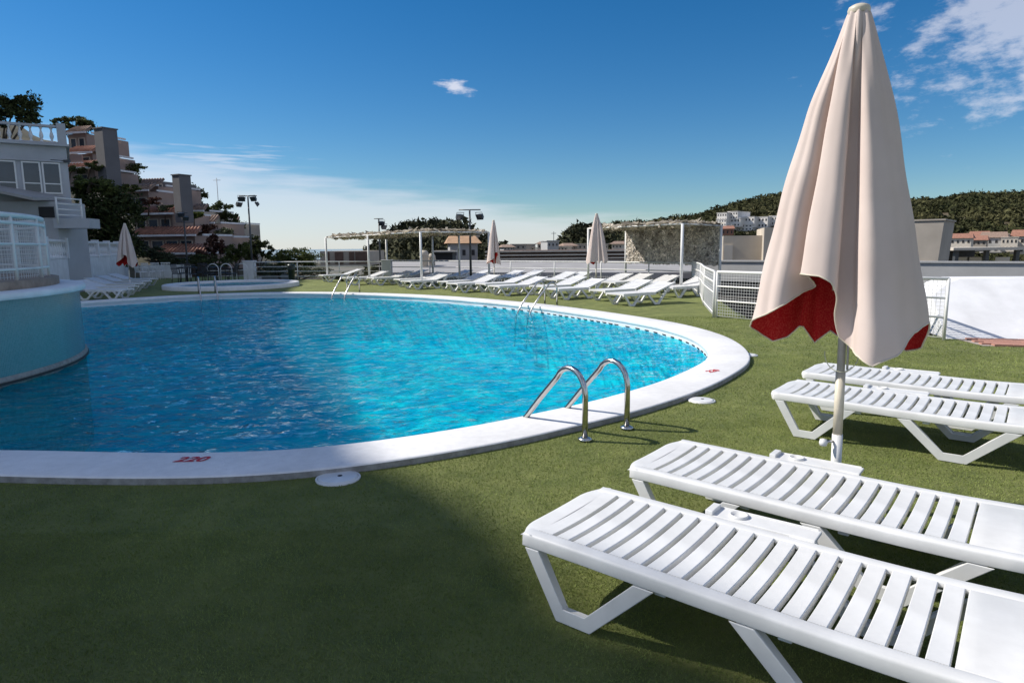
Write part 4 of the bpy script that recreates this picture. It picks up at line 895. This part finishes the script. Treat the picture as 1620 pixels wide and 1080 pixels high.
def storey(px0, px1, ytop, ybot, D, m='pink_wall', roof='tile_roof', wins=2, dep=5, over=.5, gutter=True, railing=False):
    a, c = at(px0, ytop, D), at(px1, ybot, D); w = c.x-a.x; hgt = a.z-c.z; cx_ = (a.x+c.x)/2
    root = MB().box((0, 0, -hgt/2), (w, dep, hgt)).build('storey', m, ap); root.location = (cx_, D+dep/2, a.z); root.rotation_euler = (0, 0, R(-12))
    if roof:
        rb = MB(); x0, x1 = -w/2-over*.3, w/2+over; y0, y1 = -dep/2-over, dep/2; zt = .55; y1 = y0+over+.8
        rb.add([(x0, y0, .0), (x1, y0, 0), (x1-.5, y1, zt), (x0+.1, y1, zt), (x0, y0, .1), (x1, y0, .1), (x1-.5, y1, zt+.1), (x0+.1, y1, zt+.1)], [(0, 3, 2, 1), (4, 5, 6, 7), (0, 1, 5, 4), (1, 2, 6, 5), (2, 3, 7, 6), (3, 0, 4, 7)]); rb.build('roof', roof, root)
        nr = int((x1-x0)/.28)
        b = MB()
        for k in range(nr): xa = x0+(k+.5)*(x1-x0)/nr; b.tube([(xa, y0-.02, .12), (x0+.1+(x1-.5-x0-.1)*(k+.5)/nr, y1, zt+.12)], .07, 5)
        tag(b.build('tile_rows', roof, root), kind='stuff')
        if gutter: MB().box(((x0+x1)/2, y0-.06, .03), (x1-x0, .10, .13)).build('gutter', 'white_wall', root); MB().box((x1+.05, 0-.3, .06), (.10, dep*.8, .13)).build('gutter', 'white_wall', root)
    if railing:
        MB().box((0, -dep/2-.9, -hgt+.35), (w, .12, .55)).build('balcony_wall', m, root); MB().box((0, -dep/2-.5, -hgt+.04), (w+.1, 1.0, .14)).build('balcony_slab', 'white_wall', root)
    for k in range(wins):
        x = -w/2+w*(k+.6)/(wins+.2); window(root, x, -hgt*.55, min(1.3, w/(wins+1)), hgt*.6, -dep/2, transom=0, m='cream_wall')
storey(113, 150, 212, 238, 50, 'pink_wall', 'brown_roof', 2, 4, .3); storey(112, 160, 244, 262, 48.5, 'pink_wall', 'tile_roof', 2, 4, .4, railing=True); storey(112, 165, 268, 300, 47, 'pink_wall', 'tile_roof', 1, 4, .4)
storey(186, 268, 296, 330, 53, 'pink_wall', 'brown_roof', 2, 5, .5); storey(228, 272, 288, 302, 58, 'tower', None, 2, 4, .3, False); storey(184, 250, 304, 338, 50, 'pink_wall', 'brown_roof', 3, 4, .6, railing=True)
storey(215, 288, 340, 366, 48, 'pink_wall', 'tile_roof', 3, 4, .6); storey(214, 326, 374, 400, 46, 'pink_wall', 'tile_roof', 4, 4, .5)
storey(250, 335, 402, 420, 44.5, 'pink_wall', 'tile_roof', 3, 3, .4); storey(296, 332, 335, 352, 56, 'cream_wall', 'brown_roof', 2, 4, .5); storey(302, 350, 354, 376, 53, 'pink_wall', 'brown_roof', 2, 4, .5, railing=True); storey(322, 372, 376, 425, 51, 'pink_wall', 'brown_roof', 2, 4, .5)
storey(360, 386, 354, 425, 66, 'taupe', 'brown_roof', 1, 4, .4)
at_ = thing('antenna', tuple(at(346, 330, 63)), 'thin rooftop antenna above the airy pine', 'antenna'); MB().tube([(0, 0, -3), (0, 0, 2.8)], .03, 5).build('mast', 'grey_wall', at_); MB().tube([(-.35, 0, 2.6), (.35, 0, 2.6)], .02, 5).build('crossbar', 'grey_wall', at_)
for i, (x, y, rx, ry, m) in enumerate(sorted(((120, 268, 12, 6, 'leaf_dark'), (150, 262, 12, 7, 'leaf_dark'), (240, 318, 14, 6, 'leaf_red'), (265, 330, 12, 5, 'leaf_grey'), (310, 340, 12, 5, 'leaf_bright'), (235, 368, 14, 4, 'leaf_dark'), (330, 362, 14, 6, 'leaf_red'), (355, 368, 14, 8, 'leaf_grey'), (300, 392, 12, 8, 'leaf_dark'), (205, 298, 16, 6, 'leaf_mid'), (222, 334, 12, 6, 'leaf_dark'), (275, 372, 14, 5, 'leaf_grey')), key=lambda v: v[1])):
    tree('balcony_plant', f'planting on the stepped apartment terraces, {ORD[i]} from the top', 'plant', 46+.4*i if x > 200 else 46, (x, at(x, y+ry, 46).z-.2), [(x, y, rx, ry)], 900, .10, m, 'planting on the apartment terraces', .05)

# ------------------------------------------------------------------ neighbouring roofs and buildings
def block(name, label, cat, px0, px1, ytop, ybot, D, dep, m, rz=0, wins=None, roof=None, parent=None, group=None):
    a, c = at(px0, ytop, D), at(px1, ybot, D); w = c.x-a.x; hgt = a.z-c.z
    t = thing(name, ((a.x+c.x)/2, D, c.z), label, cat, group, R(rz)); MB().box((0, dep/2, hgt/2), (w, dep, hgt)).build('wall', m, t)
    if wins:
        nx, nz, fw, fh = wins
        for i in range(nx):
            for j in range(nz):
                x = -w/2+w*(i+.5)/nx; z = hgt*(j+.5)/nz; ww, hh = w/nx*fw, hgt/nz*fh
                f = MB().box((x, -.02, z), (ww, .06, hh)).build('window', m, t); MB().box((x, -.055, z), (ww*.86, .02, hh*.86)).build('pane', 'dark_void', f)
    if roof == 'flat': MB().box((0, dep/2, hgt+.08), (w+.3, dep+.3, .16)).build('roof', m, t)
    elif roof:
        b = MB(); o_ = .4; rh = min(w, dep)*.28; b.add([(-w/2-o_, -o_, hgt+.003), (w/2+o_, -o_, hgt+.003), (w/2+o_, dep+o_, hgt+.003), (-w/2-o_, dep+o_, hgt+.003), (-w/2, dep/2, hgt+rh), (w/2, dep/2, hgt+rh)], [(0, 1, 5, 4), (2, 3, 4, 5), (0, 4, 3), (1, 2, 5), (0, 3, 2, 1)]); b.build('roof', roof, t)
    return t, w, hgt
t = thing('neighbour_roof', (0, 0, 0), 'long pale grey sloping roof behind the back fence', 'roof')
q = [at(600, 431, 36), at(1112, 431, 34), at(1112, 413.5, 42), at(600, 413.5, 44)]; b = MB(); b.add([tuple(v) for v in q]+[(v.x, v.y, v.z-.3) for v in q], [(0, 1, 2, 3), (7, 6, 5, 4), (0, 4, 5, 1), (1, 5, 6, 2), (2, 6, 7, 3), (3, 7, 4, 0)]); b.build('roof_sheet', 'grey_roof', t)
b = MB(); b.bar(q[3]+Vector((0, .1, .03)), q[2]+Vector((0, .1, .03)), .3, .09); b.build('ridge', 'grey_roof', t)
b = MB(); b.add([(-9, 33, -.45), (9, 24, -.45), (14, 43, -.45), (-12, 43, -.45)], [(0, 1, 2, 3)]); tag(b.build('gravel_roof', 'gravel'), 'dark gravel roof beyond the back fence', 'roof', kind='structure')
t, w, hh = block('louvred_building', 'long low building with white horizontal bands behind the loungers', 'building', 770, 1145, 397, 414, 60, 8, 'brown_panel', 0)
for k in range(4): MB().box((0, -.25, hh*(.12+.27*k)), (w+.3, .5, hh*.11)).build('white_band', 'cream_wall', t)
t, w, hh = block('flat_roof_block', 'pale block with dark brown panels left of the pergola posts', 'building', 506, 583, 397.5, 420, 62, 8, 'beige', 0)
for x, ww in ((-.33, .06), (-.10, .17), (.16, .10), (.36, .24)): MB().box((w*x, -.06, hh*.55), (w*ww, .12, hh*.8)).build('panel', 'brown_panel', t)
for i, (px, D, rr, zt) in enumerate(((671, 40, .24, 396), (683, 40.5, .20, 401))):
    a = at(px, zt, D); t = thing('roof_vent', (a.x, D, -.45), ('arched pale roof vent behind the left pergola', 'slim pale roof vent right of the arched vent')[i], 'vent', 'roof vents')
    H = a.z+.45; MB().lathe((0, 0, 0), [(rr, 0), (rr, H*.8), (rr*1.15, H*.82), (rr*1.05, H*.92), (rr*.6, H), (0, H)], 14).build('shaft', 'beige', t); MB().lathe((0, 0, 0), [(rr*1.25, H*.76), (rr*1.25, H*.8)], 14).build('collar', 'beige', t)
t, w, hh = block('orange_roof_house', 'grey house with an orange sloping roof under the left pergola', 'house', 712, 756, 385, 414, 66, 5, 'grey_wall', 8, (3, 1, .4, .35), 'orange_roof')
t, w, hh = block('beige_cube_house', 'small beige cube house above the orange roof', 'house', 727, 757, 375, 386, 74, 5, 'beige', 8, (2, 1, .3, .4), 'flat')
t, w, hh = block('rooftop_shelter', 'dark shelter with a flat white roof beside the orange-roofed house', 'shelter', 688, 716, 399, 414, 50, 3, 'dark_void', 0); MB().box((0, 1.2, hh+.05), (w+.4, 3.4, .12)).build('roof', 'cream_wall', t)
# right-hand side
gw = thing('roof_parapet', (0, 0, 0), 'long smooth grey parapet wall crossing behind the big parasol', 'wall'); g0, g1 = at(1104, 416, 25.5), at(1760, 416, 18.5)
dd = Vector((g1.x-g0.x, g1.y-g0.y, 0)); c = (g0+g1)/2; aa = math.atan2(dd.y, dd.x); zt = at(1300, 414, 23.6).z
MB().box((c.x, c.y+.2, zt-.36), (dd.length, .4, .72), aa).build('wall', 'grey_wall', gw); MB().box((c.x, c.y+.2, zt+.025), (dd.length, .5, .05), aa).build('coping', 'grey_wall', gw); MB().box((c.x, c.y+.6, zt-2.4), (dd.length, .5, 3.3), aa).build('lower_wall', 'dark_void', gw)
t, w, hh = block('stepped_beige_block', 'stepped beige rooftop block with a pale door left of the big parasol', 'building', 1146, 1206, 373, 420, 29, 4, 'beige', -16)
MB().box((w*.75, 1.2, hh*.62), (w*.62, 4, hh*1.24)).build('upper_wall', 'beige', t); MB().box((-w*.37, -.03, hh*.37), (w*.22, .06, hh*.66)).build('door', 'cream_wall', t); MB().box((w*.0, -.12, hh*.09), (w*.45, .16, .07)).build('pipe', 'grey_wall', t)
t, w, hh = block('taupe_rooftop_block', 'taupe rooftop block right of the big parasol', 'building', 1385, 1493, 348.5, 420, 27, 1, 'taupe', 0)
for o in list(t.children): bpy.data.objects.remove(o)
a = at(1494, 348.5, 27); t.location = (a.x, 27, 0); t.rotation_euler = (0, 0, R(-40)); zb, zt = at(1490, 420, 27).z, a.z
b = MB(); b.add([(-4.2, 0, zb), (-.12, 0, zb), (-.12, 3.2, zb), (-4.2, 3.2, zb), (-4.2, 0, zt), (0, 0, zt), (0, 3.2, zt), (-4.2, 3.2, zt)], [(0, 3, 2, 1), (4, 5, 6, 7), (0, 1, 5, 4), (1, 2, 6, 5), (2, 3, 7, 6), (3, 0, 4, 7)]); b.build('wall', 'taupe', t); MB().box((-2.1, 1.6, zt+.03), (4.3, 3.3, .06)).build('coping', 'taupe', t); MB().box((-2.2, -.06, zb+.12), (3.9, .12, .06)).build('ledge', 'taupe', t)
sh = thing('open_shed', (0, 0, 0), 'low dark open shed with a white flat roof at the far right', 'shed'); a, c = at(1500, 392, 40), at(1612, 417, 40)
MB().box(((a.x+c.x)/2, 42, a.z-.08), (c.x-a.x, 5, .16)).build('roof', 'cream_wall', sh); MB().box(((a.x+c.x)/2, 44, (a.z+c.z)/2-.1), (c.x-a.x, .2, a.z-c.z-.2)).build('back_wall', 'dark_void', sh)
for px in (1512, 1560, 1608): q = at(px, 405, 40); MB().box((q.x, 40, (a.z+c.z)/2-.1), (.22, .22, a.z-c.z-.15)).build('column', 'dark_grey', sh)
for px, y in ((1530, 411), (1550, 411), (1595, 411)): q = at(px, y, 41); MB().box((q.x, 41.5, q.z), (.9, .06, .32)).build('panel', 'cream_wall', sh)
# white ramp wall with terracotta paving in front
rw = thing('white_ramp_wall', (0, 0, 0), 'white wall with a sloping top edge at the right edge', 'wall'); a = gp(1497, 536); RZ = R(-14); rw.location = (a.x, a.y, 0); rw.rotation_euler = (0, 0, RZ)
prof = [(0, 0), (4.5, 0), (4.5, .93), (.52, .90), (.30, .82), (.0, .62)]
b = MB(); m = len(prof); b.add([(x, z*1.25, z) for x, z in prof]+[(x, 1.9, z) for x, z in prof], [tuple(range(m)), tuple(range(m, 2*m))[::-1]]+[(i, m+i, m+(i+1)%m, (i+1)%m) for i in range(m)]); b.build('wall', 'white_wall', rw, bevel=.01)
pv = thing('paved_path', (a.x+.12, a.y-.02, 0), 'terracotta paved strip at the foot of the white wall', 'paving', None, RZ); pv['kind'] = 'structure'
b = MB(); b.add([(.1, -.75, .006), (4.3, -.75, .006), (4.3, -.01, .006), (.0, -.01, .006)], [(0, 1, 2, 3)]); b.build('mortar_bed', 'mortar', pv)
br = MB().box((0, 0, 0), (.232, .112, .03)).mesh('brick', MA['brick'])
for j in range(6):
    for i in range(17): share(br, 'brick', pv, (.25+.245*i+(.12 if j % 2 else 0), -.08-.122*j, .0105+rng.uniform(0, .004)))

# ------------------------------------------------------------------ wooded hills and the town
def ico(sub):
    bm = bmesh.new(); bmesh.ops.create_icosphere(bm, subdivisions=sub, radius=1); V = np.array([v.co[:] for v in bm.verts]); F = np.array([[v.index for v in f.verts] for f in bm.faces]); bm.free(); return V, F
IV, IF = ico(1)
def wooded_hill(name, wood, label, wlabel, ridge, D0, D1, zb, ntree, rmin, rmax, m, seed, back=40, clear=None):
    r = np.random.default_rng(seed); x0, x1 = ridge[0][0], ridge[-1][0]; cols, rows = 90, 26; px = np.linspace(x0, x1, cols); ry = np.interp(px, [q[0] for q in ridge], [q[1] for q in ridge]); V = []
    zt = [at(px[i], ry[i], D1).z-rmin*.7-(rmax*.8 if D1 > 300 else 0) for i in range(cols)]
    def zz(i, t): return zb+(zt[i]-zb)*(math.sin(min(1, t)*math.pi/2)**1.15)+1.2*mnoise.noise(Vector((px[i]*.02, t*4, seed)))*min(1, t*3)*(1-min(1, t))
    for j in range(rows):
        t = j/(rows-5); D = D0+(D1-D0)*t
        for i in range(cols):
            z = zz(i, t) if t <= 1 else zt[i]-(t-1)*back*2; V.append((at(px[i], 400, D).x, D, z))
    F = [(j*cols+i, j*cols+i+1, (j+1)*cols+i+1, (j+1)*cols+i) for j in range(rows-1) for i in range(cols-1)]
    b = MB(); b.add(V, F, True); tag(b.build(name, 'soil'), label, 'hill', kind='structure')
    Vs, Fs = [], []; base = 0
    for _ in range(ntree):
        t = r.uniform(0, 1.02)**.8; i = r.integers(0, cols); D = D0+(D1-D0)*t; x = at(px[i]+r.uniform(-4, 4), 400, D).x; z = zz(i, t)
        s = r.uniform(rmin, rmax)*(.75+.25*t)
        if clear:
            q = Vector((x, D, z+s))-Vector((0, 0, EYE)); c = q.dot(FW); qx, qy = 810+FPX*q.dot(RT2)/c, 540-FPX*q.dot(UP2)/c
            if clear[0] < qx < clear[1] and qy < clear[2] and D < clear[3]: continue
        W = IV*(1+r.normal(0, .12, len(IV)))[:, None]*np.array([s*.72, s*.72, s*.6]); Vs.append(W+np.array([x, D, z+s*.3])); Fs.append(IF+base); base += len(IV)
        k = 64; P = r.normal(0, 1, (k, 3)); P /= np.linalg.norm(P, axis=1)[:, None]; P = P*s*np.array([1, 1, .8])*r.uniform(.6, 1.08, k)[:, None]+np.array([x, D, z+s*.35]); e = r.normal(0, .20*s, (k, 3, 3)); Q = (P[:, None]+e).reshape(-1, 3); Vs.append(Q); Fs.append(np.arange(3*k).reshape(-1, 3)+base); base += 3*k
    o = np_mesh(wood, np.concatenate(Vs), np.concatenate(Fs), m); tag(o, wlabel, 'woodland', kind='stuff')
    return
wooded_hill('hill', 'hill_wood', 'long wooded hill across the right background', 'dense green pine wood covering the right-hand hill',
            [(880, 394), (895, 374), (910, 362), (935, 357), (960, 353), (1000, 350), (1050, 346), (1100, 339), (1140, 327), (1180, 316), (1230, 308), (1300, 304), (1400, 312), (1440, 317), (1480, 314), (1530, 306), (1580, 306), (1620, 305), (1750, 298), (1950, 310)], 190, 420, -6, 4000, 1.8, 4.0, 'forest', 21, clear=(1126, 1240, 364, 275))
wooded_hill('knoll', 'knoll_wood', 'dark wooded knoll behind the left pergola', 'dark wood covering the knoll behind the left pergola',
            [(585, 408), (605, 392), (628, 372), (650, 362), (690, 360), (722, 360), (745, 370), (775, 392), (800, 402)], 110, 170, -5, 320, 1.8, 3.2, 'forest_far', 22)
wooded_hill('near_knoll', 'near_knoll_wood', 'small wooded knoll behind the far parasol', 'dark wood on the small knoll behind the far parasol',
            [(878, 398), (893, 380), (908, 366), (930, 362), (955, 366), (985, 372), (1010, 380)], 120, 170, -4, 200, 1.5, 2.6, 'forest_far', 23)
for i, (px, py, rx, ry) in enumerate(((652, 358, 9, 5), (668, 352, 8, 6), (690, 356, 12, 6), (705, 354, 12, 6), (727, 358, 10, 6))):
    tree('umbrella_pine_tree', f'dark umbrella pine on the knoll skyline, {ORD[i]} from the left', 'tree', 165, (px, at(px, 366, 165).z), [(px, py, rx, ry), (px-3, py+3, rx*.8, ry*.7)], 700, .32, 'leaf_dark', 'umbrella pines on the knoll', .2)
hs = [(1134, 1150, 337, 347), (1151, 1167, 335, 344), (1133, 1149, 347, 355), (1150, 1171, 346, 356), (1173, 1193, 343.5, 357), (1194, 1214, 343.5, 358), (1217, 1232, 342, 354), (1167, 1190, 355, 362), (1136, 1158, 356, 363)]
hl = ['upper left', 'upper right', 'lower left', 'lower centre', 'middle', 'right of the middle', 'rightmost', 'low central', 'lowest left']
for (x0, x1, y0, y1), s_ in zip(hs, hl): block('hillside_apartment', f'white apartment block on the wooded hill, {s_} of the cluster', 'apartments', x0, x1, y0, y1+3, 262, 12, 'hill_white', -42, (4, 2, .5, .45), 'flat', None, 'white blocks on the wooded hill')
t, w, hh = block('brown_villa', 'small brown villa below the white hill apartments', 'house', 1142, 1160, 362, 372, 215, 8, 'tile_roof', -18, (3, 1, .4, .5), 'tile_roof')
rt = [(1506, 1532, 377, 392, 'cream_wall', 'tile_roof', 'white house with red roof at the left end of the right-hand town'), (1531, 1556, 380, 392, 'taupe', 'tile_roof', 'brown house second from the left in the right-hand town'), (1555, 1586, 376, 394, 'grey_wall', 'brown_roof', 'tall grey house in the middle of the right-hand town'), (1572, 1592, 371, 380, 'cream_wall', 'flat', 'white tower house standing highest in the right-hand town'),
      (1587, 1606, 376, 392, 'cream_wall', 'flat', 'cream block right of the grey house in the far town'), (1605, 1640, 374, 396, 'cream_wall', 'tile_roof', 'cream house at the right edge of the picture'), (1535, 1560, 373, 381, 'cream_wall', 'tile_roof', 'small pale house above the brown house in the right-hand town')]
for k, (x0, x1, y0, y1, m, rf, lab) in enumerate(rt): block('town_house', lab, 'house', x0, x1, y0, y1+6, 150+6*(k % 3)+(20 if y1 < 385 else 0), 8, m, -38, (4, 2, .45, .45), rf, None, 'houses of the right-hand town')
ct = [(797, 812, 391, 'grey_wall', 'small grey house right of the far parasol'), (808, 832, 387.5, 'taupe', 'dark flat block left in the middle town'), (828, 846, 391, 'cream_wall', 'low cream house in the middle town'), (850, 870, 386, 'cream_wall', 'white house with stepped roof in the middle town'), (866, 884, 382, 'grey_wall', 'grey block standing highest in the middle town'), (882, 898, 391, 'cream_wall', 'cream house right of the high grey block'), (896, 912, 389, 'taupe', 'taupe house left of the closed parasol'), (908, 928, 387, 'beige', 'beige house behind the closed parasol on its left'), (946, 962, 387, 'beige', 'beige house just right of the closed parasol'), (968, 984, 386, 'cream_wall', 'cream house near the right pergola post'), (1005, 1030, 390, 'beige', 'beige house behind the woven screen')]
for k, (x0, x1, y0, m, lab) in enumerate(ct): block('far_house', lab, 'house', x0, x1, y0, 402, 105+4*(k % 4), 7, m, -15 if k % 2 else 6, (3, 2, .4, .4), 'flat' if k % 3 else 'brown_roof', None, 'houses of the middle town')
t = thing('rooftop_antenna', tuple(at(876, 382, 108)), 'small rooftop antenna on the high grey block', 'antenna'); MB().tube([(0, 0, -.1), (0, 0, 1.6)], .05, 5).build('mast', 'dark_grey', t); MB().tube([(-.4, 0, 1.3), (.4, 0, 1.3)], .04, 5).build('crossbar', 'dark_grey', t)

# ------------------------------------------------------------------ hotel block left of the frame (its roof line shades the near turf and the left of the pool)
def hotel():
    H = 26.0; k = 1/math.tan(SUN_EL); off = Vector((-sun_dir.x, -sun_dir.y, 0)).normalized()*(H*k)
    shadow = [(2.4, .4), (1.1, 1.95), (.78, 2.28), (.30, 2.48), (.04, 3.2), (-.14, 3.56), (-.5, 4.05), (-.95, 4.45), (-4.4, 12), (-8.2, 24.5), (-12.5, 42)]
    edge = [(x-off.x, y-off.y) for x, y in shadow]
    t = thing('hotel_block', (0, 0, 0), 'tall pale hotel block standing left of the pool', 'hotel')
    poly = edge+[(edge[-1][0]-18, edge[-1][1]+2), (edge[0][0]-30, edge[0][1])]
    b = MB(); b.prism(poly, -6, H); b.build('wall', 'white_wall', t)
    for i in range(len(edge)-1):
        p, q = Vector((*edge[i], 0)), Vector((*edge[i+1], 0)); L = (q-p).length; d = (q-p)/L; nn = Vector((d.y, -d.x, 0)); nw = int(L/3.2)
        for f in range(8):
            for j in range(nw):
                c = p+d*((j+.5)*L/nw)+nn*.03; w_ = MB().box((c.x, c.y, 1.6+3.1*f), (1.7, .08, 1.7), math.atan2(d.y, d.x)).build('window', 'white_paint', t); MB().box((c.x+nn.x*.04, c.y+nn.y*.04, 1.6+3.1*f), (1.55, .04, 1.55), math.atan2(d.y, d.x)).build('pane', 'glass', w_)
hotel()
